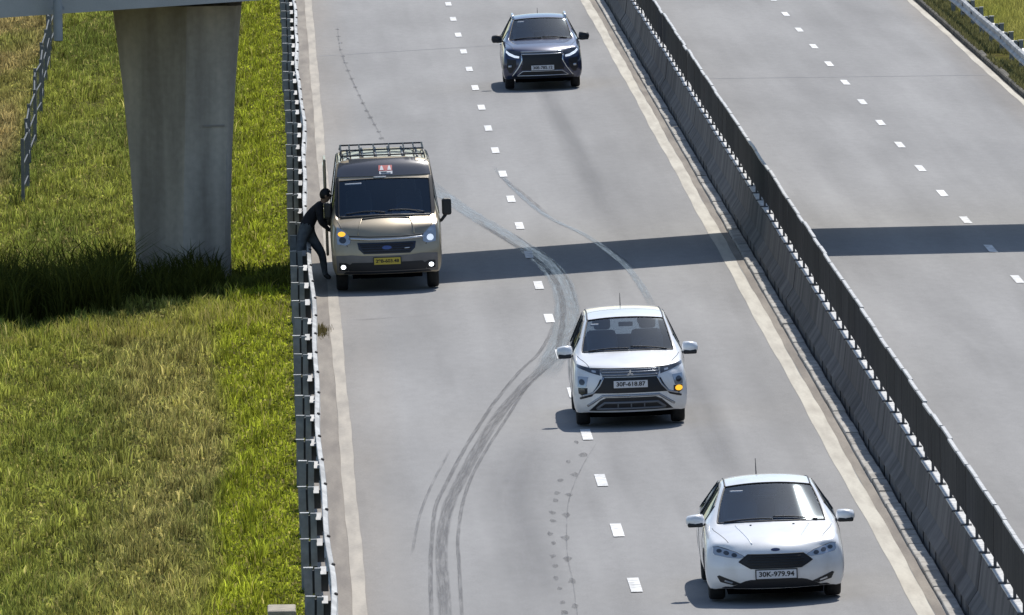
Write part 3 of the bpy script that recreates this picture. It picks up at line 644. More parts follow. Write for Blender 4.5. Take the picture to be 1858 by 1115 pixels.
        bm.verts.index_update(); bm.normal_update()
        s.body = extract(groups[0], 'body', paint)
        extract(groups[0], 'cabin_lining', cabin_m, s.body, True, 0.022, 0.55)
        ws = extract(groups.get(1, []), 'windscreen', glassmat or glass)
        sidef = groups.get(2, [])
        extract([f for f in sidef if f.calc_center_median().x > 0], 'side_window', glass_d); extract([f for f in sidef if f.calc_center_median().x < 0], 'side_window', glass_d)
        extract(groups.get(3, []), 'rear_window', glass_d)
        extract(groups.get(4, []), 'underbody', black_p)
        # rubber seals along the borders of the glass
        for gi, par, rad in ((1, ws, 0.011), (2, s.body, 0.008)):
            comp = {}; es = []
            def find(a):
                while comp[a] != a: a = comp[a]
                return a
            for e in bm.edges:
                lf = e.link_faces
                if len(lf) == 2 and (idx(lf[0]) == gi) != (idx(lf[1]) == gi):
                    nrm = (lf[0].normal + lf[1].normal).normalized() * 0.003
                    va, vb = e.verts[0].index, e.verts[1].index; comp.setdefault(va, va); comp.setdefault(vb, vb); comp[find(va)] = find(vb); es.append((va, e.verts[0].co + nrm, e.verts[1].co + nrm))
            runs = {}
            for va, p_, q_ in es: runs.setdefault(find(va), MB()).tube([p_, q_], rad, 5, cap=False)
            for b in runs.values(): b.build('seal', black_p, par, smooth=True)

        s.wscreen = ws; bm.free(); s.paint = paint; zb = stations[3][1][0][1]; L_ = stations[-1][0]
        ut = MB().box((0, L_ * 0.5, zb - 0.02), (1.0, L_ - 1.0, 0.16), bev=0.03).box((0, wheels[0], zb - 0.01), (1.25, 0.12, 0.12)).box((0, wheels[1], zb - 0.0), (1.25, 0.14, 0.16)).box((0, 0.66, zb - 0.02), (1.24, 0.4, 0.14)).box((0, L_ * 0.5, zb), (1.5, L_ - 2.0, 0.08)).box((0, L_ - 0.35, zb + 0.02), (1.35, 0.3, 0.12)); ut.build('undertray', mat('shade_black_underside', (0.004, 0.004, 0.005), 0.95, spec=0.0), s.root)  # near-black colour deepens the shade beneath the car
        for wy in wheels:
            for sg in (-1, 1):
                w = MB(); r = wheel_r; w.lathe_x([(0.055, 0.03), (0.06, 0.06), (0.03, 0.08), (0.02, r * 0.66), (0.085, r * 0.70), (0.09, r * 0.68)], 24)
                for q in range(10):
                    a = 2 * PI * q / 10; w.box((0.045, math.cos(a) * r * 0.37, math.sin(a) * r * 0.37), (0.03, 0.035, r * 0.6), rot=Matrix.Rotation(a - PI / 2 + PI, 3, 'X') if False else None) if False else w.tube([(0.05, math.cos(a) * 0.05, math.sin(a) * 0.05), (0.055, math.cos(a) * r * 0.67, math.sin(a) * r * 0.67)], [0.028, 0.02], 5)
                wo = w.build('wheel', rim_m, s.root, smooth=True, loc=(sg * track, wy, wheel_r)); wo.scale = (sg, 1, 1)
                t = MB().lathe_x([(-0.10, r * 0.62), (-0.105, r * 0.9), (-0.085, r * 0.985), (-0.03, r), (0.03, r), (0.085, r * 0.985), (0.105, r * 0.9), (0.095, r * 0.70), (0.06, r * 0.66), (0.02, r * 0.6), (-0.10, r * 0.62)], 32)
                t.build('tyre', tyre_m, wo, smooth=True)
    def hit(s, kind, u, v):
        if kind == 'F': o, d = Vector((u, -3, v)), Vector((0, 1, 0))
        elif kind == 'T': o, d = Vector((u, v, 5)), Vector((0, 0, -1))
        elif kind == 'R': o, d = Vector((4, u, v)), Vector((-1, 0, 0))
        else: o, d = Vector((-4, u, v)), Vector((1, 0, 0))
        p, n, i, dist = s.bvh.ray_cast(o, d)
        if p is None: return None
        return p, (n if n.dot(d) < 0 else -n)
    def patch(s, name, poly, M, lift=0.006, kind='F', mirror=True, parent=None, res=0.035, only=0):
        out = []
        for sg in ((1, -1) if mirror else (1,)):
            if only and sg != only: continue
            P = [Vector((u * (sg if kind in 'FT' else 1), v)) for u, v in poly]
            if sg < 0 and kind in 'FT': P.reverse()
            pts = []; n = len(P)
            for i in range(n):
                a, b_ = P[i], P[(i + 1) % n]; k = max(1, int((b_ - a).length / res)); pts += [a + (b_ - a) * (j / k) for j in range(k)]
            nb = len(pts); edges = [(i, (i + 1) % nb) for i in range(nb)]
            lo = (min(p.x for p in pts), min(p.y for p in pts)); hi = (max(p.x for p in pts), max(p.y for p in pts))
            def inside(q):
                c = False; j = n - 1
                for i in range(n):
                    if (P[i].y > q.y) != (P[j].y > q.y) and q.x < (P[j].x - P[i].x) * (q.y - P[i].y) / (P[j].y - P[i].y + 1e-12) + P[i].x: c = not c
                    j = i
                return c
            gx = lo[0] + res * 0.5
            while gx < hi[0]:
                gy = lo[1] + res * 0.5
                while gy < hi[1]:
                    q = Vector((gx, gy))
                    if inside(q) and min((q - p).length for p in pts[:nb]) > res * 0.4: pts.append(q)
                    gy += res
                gx += res
            v2, _, f2, *_r2 = delaunay_2d_cdt(pts, edges, [], 1, 1e-6)
            top = []; low = []; ok = True
            for q in v2:
                h = s.hit(kind if kind in 'FT' else kind, q.x, q.y)
                if h is None:
                    top.append(None); low.append(None); continue
                top.append(h[0] + h[1] * lift); low.append(h[0] - h[1] * 0.02)
            b = MB(); vm = {}
            good = [f for f in f2 if all(top[i] is not None for i in f)]
            vs = []; ec = {}
            for f in good:
                for i in f:
                    if i not in vm: vm[i] = len(vs); vs.append(top[i])
                for a, c in zip(f, f[1:] + f[:1] if isinstance(f, list) else f[1:] + f[:1]): ec[tuple(sorted((a, c)))] = ec.get(tuple(sorted((a, c))), 0) + 1
            fs = [tuple(vm[i] for i in f) for f in good]; nt0 = len(vs); lm = {}
            for (a, c), k in ec.items():
                if k == 1:
                    for i in (a, c):
                        if i not in lm: lm[i] = len(vs); vs.append(low[i])
                    fs.append((vm[a], vm[c], lm[c], lm[a]))
            if not fs: continue
            b.add(vs, fs); ob = b.build(name, M, parent or s.root); shade_auto(ob.data, 30); out.append(ob)
        return out
    def line(s, name, pts, M, r=0.008, kind='F', mirror=True, parent=None, lift=0.0, step=0.04, n=6):
        for sg in ((1, -1) if mirror else (1,)):
            P = []
            for (a, b_), (c, d) in zip(pts, pts[1:]):
                k = max(1, int(math.hypot(c - a, d - b_) / step))
                for j in range(k + (1 if (c, d) == pts[-1] else 0)):
                    t = j / k; h = s.hit(kind, (a + (c - a) * t) * (sg if kind in 'FT' else 1), b_ + (d - b_) * t)
                    if h: P.append(h[0] + h[1] * lift)
            if len(P) > 1: MB().tube(P, r, n).build(name, M, parent or s.body, smooth=True)
    def plate(s, z, w, h, M, txt, tilt=0.0, size=0.085, y=None):
        yy = y if y is not None else min(s.hit('F', 0, z - h / 2)[0].y, s.hit('F', 0, z + h / 2)[0].y, s.hit('F', w / 2, z)[0].y + 0.03) - 0.012
        p = MB().box((0, 0, 0), (w, 0.012, h), bev=0.004).build('number_plate', M, s.root, loc=(0, yy, z))
        MB().box((0, 0.006, 0), (w + 0.03, 0.01, h + 0.025)).build('plate_holder', black_p, p)
        if txt:
            me = text_mesh(txt, size); me.materials.append(ink); o = link('plate_lettering', me, p, (0, -0.0075, 0)); o.rotation_euler = (PI / 2, 0, 0); o.scale = (1.12, 1, 1)
    def mirror(s, x, y, z, w, h, M, stem=True, dep=0.10, low=None):
        for sg in (1, -1):
            bm = bmesh.new(); bmesh.ops.create_cube(bm, size=1); bmesh.ops.subdivide_edges(bm, edges=bm.edges[:], cuts=3, use_grid_fill=True)
            for v in bm.verts:
                c = v.co * 2; c = Vector((c.x * math.sqrt(max(0, 1 - c.y ** 2 / 2.6 - c.z ** 2 / 3.2)), c.y * math.sqrt(max(0, 1 - c.x ** 2 / 3 - c.z ** 2 / 3)), c.z * math.sqrt(max(0, 1 - c.x ** 2 / 4 - c.y ** 2 / 3))))
                v.co = Vector((sg * c.x * w * 0.62, c.y * dep, c.z * h * 0.62 * (1.0 - 0.12 * c.x)))
            me = bpy.data.meshes.new('door_mirror'); bm.to_mesh(me); bm.free(); me.materials.append(M); me.polygons.foreach_set('use_smooth', [True] * len(me.polygons))
            o = link('door_mirror', me, s.root, (sg * x, y, z))
            MB().tube([(-sg * w * 0.4, 0.0, -h * 0.3), (-sg * (w * 0.5 + 0.10), 0.02, -h * 0.55)], 0.022, 6).build('stem', black_p, o, smooth=True)
            MB().box((0, dep * 0.98, 0), (w * 0.8, 0.01, h * 0.75)).build('mirror_glass', chrome, o)
            if low: MB().box((sg * 0.0, -0.012, -h * 0.36), (w * 1.02, dep * 1.75, h * 0.42), bev=0.02).build('lower_shell', low, o)
    def cabin(s, y_dash, z_dash, w, ys=1.0, rows=((0.95, 0.36),), seat=seat_m, floor=0.32, driver=1, zs=0.0):
        d = MB().box((0, y_dash, z_dash - 0.12), (w * 2, 0.62, 0.20), bev=0.05).build('dashboard', mat('dash_reflection_pale', (0.34, 0.37, 0.41), 0.7, var=0.35, scale=6), s.root)  # pale colour stands for the sunlit dash reflected in the windscreen
        st = MB(); cx, cy, cz = driver * 0.36, y_dash + 0.42, z_dash + 0.0; rr = 0.18
        st.tube([(cx + rr * math.cos(a), cy + 0.09 * math.sin(a), cz - 0.06 + rr * 0.9 * math.sin(a)) for a in [2 * PI * k / 20 for k in range(21)]], 0.014, 6)
        st.tube([(cx - rr, cy, cz - 0.06), (cx + rr, cy, cz - 0.06)], 0.02, 5); st.build('steering_wheel', cabin_m, s.root, smooth=True)
        for yo, xo in rows:
            for sg in (-1, 1):
                b = MB(); y = y_dash + yo; b.box((sg * xo, y - 0.2, floor + 0.2), (0.48, 0.5, 0.2), bev=0.06)
                b.box((sg * xo, y + 0.13, floor + 0.55), (0.46, 0.15, 0.62), bev=0.06, rot=Matrix.Rotation(-0.25, 3, 'X'))
                b.box((sg * xo, y + 0.24, floor + 0.97 + zs), (0.26, 0.10, 0.18), bev=0.045); b.build('seat', seat, s.root, smooth=False)
    def antenna(s, x, y, ln, back=0.3):
        h = s.hit('T', x, y); p = h[0]
        MB().tube([p - Vector((0, 0, 0.01)), p + Vector((0, back * ln, ln))], [0.009, 0.004], 6).build('antenna', black_p, s.root)
    def wipers(s, y0, xs):
        for (xa, ya), (xb, yb) in xs: s.line('wiper', [(xa, ya), (xb, yb)], black_p, 0.011, 'T', False, s.root, 0.016)

def E_(pts): return pts
white_paint_car = mat('white_car_paint', (0.83, 0.84, 0.85), 0.32, coat=0.8, dark=(0.70, 0.695, 0.68), scale=2.2, mix_lo=0.3, mix_hi=0.55)
navy_paint = mat('dark_blue_metallic_paint', (0.018, 0.028, 0.075), 0.3, metal=0.35, coat=1.0)
champ = mat('champagne_metallic_paint', (0.40, 0.335, 0.235), 0.36, metal=0.4, coat=0.6, dark=(0.30, 0.25, 0.18), scale=2.0, mix_lo=0.3, mix_hi=0.55)

def ring(sill, low, mid, sh, belt, pil, inn, half, top):
    return [sill, low, mid, sh, belt, pil, inn, half, (0, top)]
def place(x, y): return (x, y, zl(x) + 0.012)

# ---- small white hatchback, nearest
S = [(0.0, ring((0.74, 0.19), (0.82, 0.26), (0.86, 0.47), (0.78, 0.64), (0.66, 0.70), (0.56, 0.715), (0.50, 0.722), (0.25, 0.738), 0.742)),
     (0.42, ring((0.88, 0.17), (0.925, 0.28), (0.925, 0.52), (0.885, 0.70), (0.80, 0.785), (0.70, 0.80), (0.62, 0.808), (0.31, 0.832), 0.842)),
     (0.85, ring((0.81, 0.19), (0.89, 0.30), (0.91, 0.55), (0.905, 0.76), (0.83, 0.86), (0.735, 0.878), (0.655, 0.888), (0.33, 0.915), 0.925)),
     (1.22, ring((0.81, 0.19), (0.89, 0.30), (0.91, 0.55), (0.91, 0.79), (0.865, 0.905), (0.79, 0.945), (0.715, 0.958), (0.36, 0.975), 0.982)),
     (1.66, ring((0.81, 0.19), (0.89, 0.30), (0.91, 0.55), (0.91, 0.81), (0.875, 0.93), (0.715, 1.155), (0.655, 1.18), (0.33, 1.215), 1.225)),
     (2.02, ring((0.81, 0.19), (0.89, 0.30), (0.91, 0.55), (0.91, 0.82), (0.88, 0.945), (0.625, 1.335), (0.568, 1.365), (0.29, 1.405), 1.415)),
     (2.18, ring((0.81, 0.19), (0.89, 0.30), (0.91, 0.55), (0.91, 0.82), (0.88, 0.95), (0.605, 1.37), (0.55, 1.40), (0.28, 1.44), 1.45)),
     (2.55, ring((0.81, 0.19), (0.89, 0.30), (0.91, 0.55), (0.91, 0.83), (0.88, 0.96), (0.60, 1.39), (0.545, 1.42), (0.28, 1.458), 1.466)),
     (2.63, ring((0.81, 0.19), (0.89, 0.30), (0.91, 0.55), (0.91, 0.83), (0.88, 0.965), (0.598, 1.39), (0.543, 1.42), (0.28, 1.458), 1.466)),
     (3.35, ring((0.81, 0.19), (0.89, 0.30), (0.91, 0.55), (0.905, 0.85), (0.86, 0.99), (0.59, 1.345), (0.535, 1.375), (0.27, 1.41), 1.418)),
     (3.85, ring((0.80, 0.20), (0.88, 0.30), (0.90, 0.56), (0.89, 0.86), (0.83, 1.0), (0.58, 1.26), (0.525, 1.285), (0.26, 1.315), 1.322)),
     (4.16, ring((0.78, 0.22), (0.86, 0.32), (0.875, 0.57), (0.85, 0.84), (0.78, 0.96), (0.68, 1.0), (0.61, 1.01), (0.30, 1.02), 1.025)),
     (4.34, ring((0.66, 0.24), (0.76, 0.33), (0.80, 0.55), (0.78, 0.78), (0.70, 0.88), (0.60, 0.90), (0.54, 0.905), (0.27, 0.915), 0.92))]
def reg_hatch(i, r):
    if r in (6, 7) and 3 <= i < 5: return 1
    if r == 4 and 4 <= i < 9 and i != 7: return 2
    if r in (6, 7) and 10 <= i < 11: return 3
    return 0
FR = [(0.09, 0.34), (0.03, 0.36), (0.0, 0.38), (0.05, 0.36), (0.13, 0.27)]
RE = [(4.30, 0.15), (4.35, 0.16), (4.36, 0.16), (4.33, 0.14), (4.28, 0.10)]
SHF = {3: (0.0, -0.03, -0.15, -0.20), 4: (0, -0.02, -0.10, -0.13), 5: (0, -0.01, -0.06, -0.08), 2: (0, 0, -0.05, -0.08), 1: (0, 0, -0.03, -0.05)}
c1 = Car('hatchback_car', 'small white hatchback with black hexagonal grille, nearest of the oncoming cars', 'car', place(6.54, 158.1), white_paint_car, S, FR, RE, reg_hatch, SHF, (0.87, 3.52), 0.318, ring_crease=[(i, 4, 0.35) for i in range(0, 12)] + [(i, 5, 0.3) for i in range(3, 10)])
g = c1.patch('grille', [(-0.475, 0.548), (-0.36, 0.635), (0.36, 0.635), (0.475, 0.548), (0.33, 0.468), (-0.33, 0.468)], black_p, 0.006, mirror=False)
for z in (0.50, 0.535, 0.57, 0.605): c1.line('grille_bar', [(-0.38 + abs(z - 0.55), z), (0.38 - abs(z - 0.55), z)], trim_grey if False else black_p, 0.007, 'F', False, g[0], 0.012)
c1.line('grille_frame', [(-0.475, 0.548), (-0.36, 0.638), (0.36, 0.638), (0.475, 0.548), (0.33, 0.465), (-0.33, 0.465), (-0.475, 0.548)], black_p, 0.009, 'F', False, g[0], 0.006)
c1.patch('lower_intake', [(-0.62, 0.205), (-0.40, 0.30), (-0.33, 0.315), (0.33, 0.315), (0.40, 0.30), (0.62, 0.205)], black_p, 0.005, mirror=False)
c1.patch('valance', [(-0.70, 0.203), (-0.66, 0.222), (0.66, 0.222), (0.70, 0.203)], black_p, 0.008, mirror=False)
for fg in c1.patch('fog_lamp', [(0.47, 0.27), (0.735, 0.372), (0.76, 0.36), (0.72, 0.285), (0.55, 0.243)], black_p, 0.006):
    sg = 1 if fg.data.vertices[0].co.x > 0 else -1
    c1.patch('lamp', [(sg * 0.56, 0.285), (sg * 0.66, 0.315), (sg * 0.665, 0.295), (sg * 0.57, 0.268)][::sg], lens_m, 0.012, mirror=False, parent=fg)
for hl in c1.patch('headlight', [(0.40, 0.615), (0.50, 0.665), (0.74, 0.735), (0.79, 0.73), (0.80, 0.66), (0.78, 0.63), (0.62, 0.60), (0.47, 0.59)], lens_m, 0.007):
    sg = 1 if hl.data.vertices[0].co.x > 0 else -1
    for q in ((0.53, 0.63), (0.63, 0.655), (0.72, 0.68)):
        c1.patch('lamp', [(sg * (q[0] + 0.036 * math.cos(a)), q[1] + 0.026 * math.sin(a)) for a in [2 * PI * k / 10 for k in range(10)]][::sg], lens_d, 0.012, mirror=False, parent=hl, res=0.02)
c1.line('headlight_rim', [(0.40, 0.612), (0.50, 0.668), (0.74, 0.738), (0.80, 0.73)], black_p, 0.006, 'F')
c1.patch('badge', [(0.06 * math.cos(a), 0.695 + 0.017 * math.sin(a)) for a in [2 * PI * k / 16 for k in range(16)]], mat('navy_badge', (0.02, 0.03, 0.10), 0.2, coat=1), 0.008, mirror=False, res=0.02)
c1.plate(0.385, 0.52, 0.11, plate_w, '30K-979.94', size=0.088)
c1.mirror(0.985, 1.46, 0.985, 0.20, 0.135, white_paint_car, low=black_p)
c1.line('hood_seam', [(0.60, 0.40), (0.76, 0.95), (0.78, 1.08)], black_p, 0.004, 'T')
c1.line('hood_crease', [(0.30, 0.25), (0.48, 1.0)], white_paint_car, 0.012, 'T', lift=-0.004)
c1.line('roof_ditch', [(0.56, 2.05), (0.555, 2.6), (0.545, 3.3)], black_p, 0.012, 'T')
c1.line('washer_nozzle', [(0.27, 0.93), (0.29, 0.94)], black_p, 0.013, 'T')
c1.wipers(1.1, [((-0.62, 1.16), (0.02, 1.07)), ((0.02, 1.12), (0.60, 1.16))])
c1.antenna(-0.10, 3.2, 0.20, 0.5)
c1.cabin(1.52, 0.99, 0.60, rows=((0.61, 0.36), (1.41, 0.36)), seat=seat_m, zs=0.02)
MB().box((0, 1.88, 1.30), (0.24, 0.03, 0.07), bev=0.01).build('inner_mirror', cabin_m, c1.root)
c1.line('sticker', [(-0.50, 1.32), (-0.34, 1.325)], white_p, 0.02, 'F', False, c1.wscreen, -0.012)
c1.line('door_seam', [(1.30, 0.35), (1.42, 0.9)], black_p, 0.004, 'L', False); c1.line('door_seam', [(1.30, 0.35), (1.42, 0.9)], black_p, 0.004, 'R', False)
c1.line('door_handle', [(2.30, 0.86), (2.48, 0.865)], white_paint_car, 0.016, 'L', False, lift=0.01); c1.line('door_handle', [(2.30, 0.86), (2.48, 0.865)], white_paint_car, 0.016, 'R', False, lift=0.01)
c1.line('door_seam', [(2.59, 0.3), (2.59, 0.93)], black_p, 0.004, 'L', False); c1.line('door_seam', [(2.59, 0.3), (2.59, 0.93)], black_p, 0.004, 'R', False)

# ---- white people carrier with chrome front
S = [(0.0, ring((0.72, 0.23), (0.81, 0.31), (0.83, 0.56), (0.77, 0.80), (0.66, 0.885), (0.57, 0.90), (0.51, 0.905), (0.26, 0.915), 0.918)),
     (0.42, ring((0.86, 0.21), (0.895, 0.32), (0.895, 0.60), (0.855, 0.84), (0.78, 0.935), (0.69, 0.955), (0.62, 0.962), (0.31, 0.985), 0.99)),
     (0.82, ring((0.79, 0.23), (0.86, 0.34), (0.875, 0.60), (0.87, 0.88), (0.81, 1.0), (0.72, 1.025), (0.65, 1.035), (0.33, 1.055), 1.06)),
     (1.12, ring((0.79, 0.23), (0.86, 0.34), (0.875, 0.60), (0.875, 0.92), (0.84, 1.03), (0.775, 1.075), (0.71, 1.085), (0.36, 1.10), 1.105)),
     (1.50, ring((0.79, 0.23), (0.86, 0.34), (0.875, 0.60), (0.875, 0.93), (0.845, 1.05), (0.71, 1.295), (0.655, 1.32), (0.33, 1.345), 1.352)),
     (1.86, ring((0.79, 0.23), (0.86, 0.34), (0.875, 0.60), (0.875, 0.94), (0.845, 1.06), (0.64, 1.495), (0.59, 1.525), (0.30, 1.56), 1.567)),
     (2.02, ring((0.79, 0.23), (0.86, 0.34), (0.875, 0.60), (0.875, 0.94), (0.845, 1.06), (0.625, 1.535), (0.575, 1.565), (0.29, 1.60), 1.608)),
     (2.42, ring((0.79, 0.23), (0.86, 0.34), (0.875, 0.60), (0.875, 0.95), (0.845, 1.07), (0.62, 1.565), (0.57, 1.595), (0.29, 1.63), 1.638)),
     (2.50, ring((0.79, 0.23), (0.86, 0.34), (0.875, 0.60), (0.875, 0.95), (0.845, 1.07), (0.62, 1.567), (0.57, 1.598), (0.29, 1.633), 1.64)),
     (3.30, ring((0.79, 0.23), (0.86, 0.34), (0.875, 0.60), (0.875, 0.96), (0.835, 1.08), (0.615, 1.565), (0.565, 1.595), (0.285, 1.628), 1.635)),
     (4.12, ring((0.78, 0.24), (0.85, 0.35), (0.865, 0.62), (0.86, 0.97), (0.81, 1.09), (0.60, 1.525), (0.55, 1.55), (0.275, 1.575), 1.58)),
     (4.34, ring((0.76, 0.26), (0.84, 0.36), (0.85, 0.62), (0.83, 0.93), (0.77, 1.04), (0.68, 1.08), (0.62, 1.09), (0.30, 1.10), 1.105)),
     (4.45, ring((0.66, 0.28), (0.76, 0.37), (0.79, 0.60), (0.77, 0.85), (0.71, 0.95), (0.62, 0.97), (0.56, 0.975), (0.28, 0.985), 0.99))]
FR = [(0.10, 0.28), (0.04, 0.30), (0.0, 0.30), (0.03, 0.30), (0.13, 0.25)]
RE = [(4.44, 0.12), (4.47, 0.12), (4.475, 0.12), (4.46, 0.10), (4.42, 0.08)]
SHF = {3: (0.0, -0.03, -0.14, -0.18), 4: (0, -0.02, -0.10, -0.13), 5: (0, -0.01, -0.06, -0.08), 2: (0, 0, -0.05, -0.08), 1: (0, 0, -0.03, -0.05)}
c2 = Car('people_carrier', 'white people carrier with its amber turn lamp lit, driving across the lane dashes', 'car', place(5.51, 186.2), white_paint_car, S, FR, RE, reg_hatch, SHF, (0.84, 3.60), 0.322, ring_crease=[(i, 4, 0.35) for i in range(0, 12)] + [(i, 5, 0.3) for i in range(3, 11)], track=0.725)
silver = mat('silver_front_trim', (0.40, 0.42, 0.46), 0.25, metal=0.85)
g = c2.patch('grille', [(-0.40, 0.765), (0.40, 0.765), (0.46, 0.64), (0.56, 0.53), (-0.56, 0.53), (-0.46, 0.64)], black_p, 0.006, mirror=False)
gb = c2.patch('upper_grille', [(-0.47, 0.885), (0.47, 0.885), (0.42, 0.775), (-0.42, 0.775)], trim_grey, 0.006, mirror=False)
for z in (0.80, 0.84, 0.875): c2.line('chrome_bar', [(-0.43, z), (0.43, z)], silver, 0.009, 'F', False, gb[0], 0.012)
c2.line('hood_gap', [(-0.60, 0.902), (-0.3, 0.896), (0.3, 0.896), (0.60, 0.902)], black_p, 0.012, 'F', False)
for sl in c2.patch('position_lamp', [(0.46, 0.885), (0.60, 0.905), (0.80, 0.955), (0.80, 0.915), (0.62, 0.845), (0.46, 0.80)], lens_d, 0.007):
    sg = 1 if sl.data.vertices[0].co.x > 0 else -1
    c2.patch('lamp', [(sg * 0.52, 0.865), (sg * 0.58, 0.875), (sg * 0.58, 0.845), (sg * 0.52, 0.835)][::sg], lens_m, 0.011, mirror=False, parent=sl, res=0.02)
c2.line('shield_trim', [(0.405, 0.77), (0.47, 0.645), (0.57, 0.535), (0.74, 0.49)], silver, 0.018, 'F', lift=0.005)
c2.line('shield_edge', [(0.45, 0.74), (0.50, 0.64), (0.60, 0.50), (0.77, 0.455)], black_p, 0.016, 'F', lift=0.002)
for hl in c2.patch('headlight', [(0.64, 0.775), (0.795, 0.785), (0.80, 0.62), (0.68, 0.62)], lens_m, 0.007):
    sg = 1 if hl.data.vertices[0].co.x > 0 else -1
    c2.patch('lamp', [(sg * (0.735 + 0.042 * math.cos(a)), 0.70 + 0.045 * math.sin(a)) for a in [2 * PI * k / 12 for k in range(12)]][::sg], lens_d, 0.013, mirror=False, parent=hl, res=0.02)
for fg in c2.patch('lamp_pocket', [(0.66, 0.612), (0.795, 0.612), (0.79, 0.53), (0.74, 0.50), (0.66, 0.52)], black_p, 0.006):
    sg = 1 if fg.data.vertices[0].co.x > 0 else -1
    o = c2.patch('turn_lamp', [(sg * (0.735 + 0.055 * math.cos(a)), 0.567 + 0.042 * math.sin(a)) for a in [2 * PI * k / 12 for k in range(12)]][::sg], amber_on if sg > 0 else lens_d, 0.014, mirror=False, parent=fg, res=0.02)
    if sg > 0: o[0]['label'] = 'lit amber turn lamp'
c2.patch('lower_grille', [(-0.38, 0.46), (0.38, 0.46), (0.47, 0.42), (0.64, 0.262), (-0.64, 0.262), (-0.47, 0.42)], black_p, 0.006, mirror=False)
c2.line('skid_frame', [(-0.52, 0.30), (-0.40, 0.385), (0.40, 0.385), (0.52, 0.30)], trim_grey, 0.02, 'F', False, lift=0.012)
c2.line('skid_frame', [(-0.52, 0.295), (0.52, 0.295)], trim_grey, 0.018, 'F', False, lift=0.012)
for x in (-0.2, 0.0, 0.2): c2.line('skid_post', [(x, 0.30), (x, 0.38)], trim_grey, 0.012, 'F', False, lift=0.012)
c2.line('bumper_bar', [(-0.66, 0.34), (-0.43, 0.49), (0.43, 0.49), (0.66, 0.34)], silver, 0.020, 'F', False, lift=0.004)
em = MB()
for a in (90, 210, 330):
    a = math.radians(a); d = Vector((math.cos(a), 0, math.sin(a))); n_ = Vector((-d.z, 0, d.x)); L_ = 0.062
    q = [Vector((0, 0, 0)), d * L_ * 0.5 + n_ * L_ * 0.29, d * L_, d * L_ * 0.5 - n_ * L_ * 0.29]
    em.add([p + Vector((0, y, 0)) for y in (-0.006, 0.006) for p in q], [(0, 1, 2, 3), (7, 6, 5, 4), (0, 4, 5, 1), (1, 5, 6, 2), (2, 6, 7, 3), (3, 7, 4, 0)])
em.build('badge', chrome, c2.root, loc=(0, c2.hit('F', 0, 0.83)[0].y - 0.026, 0.825))
c2.plate(0.665, 0.52, 0.11, plate_w, '30F-618.87', size=0.088)
c2.mirror(0.965, 1.30, 1.09, 0.20, 0.16, white_paint_car, low=black_p)
c2.line('roof_ditch', [(0.585, 1.9), (0.575, 2.6), (0.57, 4.0)], black_p, 0.013, 'T')
c2.line('hood_seam', [(0.62, 0.35), (0.74, 0.8), (0.78, 1.02)], black_p, 0.005, 'T')
c2.wipers(1.0, [((-0.60, 1.06), (0.02, 0.99)), ((0.04, 1.03), (0.60, 1.06))])
c2.antenna(-0.02, 3.7, 0.19, 0.15)
c2.cabin(1.42, 1.11, 0.58, rows=((0.66, 0.35), (1.51, 0.35)), seat=seat_m, floor=0.42, zs=0.04)
MB().box((0.0, 1.72, 1.46), (0.22, 0.03, 0.07), bev=0.01).build('inner_mirror', cabin_m, c2.root)
c2.line('sticker', [(-0.54, 1.47), (-0.42, 1.475)], white_p, 0.02, 'F', False, c2.wscreen, -0.012)
for kd in 'LR':
    c2.line('door_seam', [(1.22, 0.4), (1.34, 1.0)], black_p, 0.004, kd, False); c2.line('door_seam', [(2.46, 0.35), (2.46, 1.04)], black_p, 0.004, kd, False); c2.line('door_handle', [(2.2, 0.95), (2.38, 0.955)], chrome, 0.016, kd, False, lift=0.01)

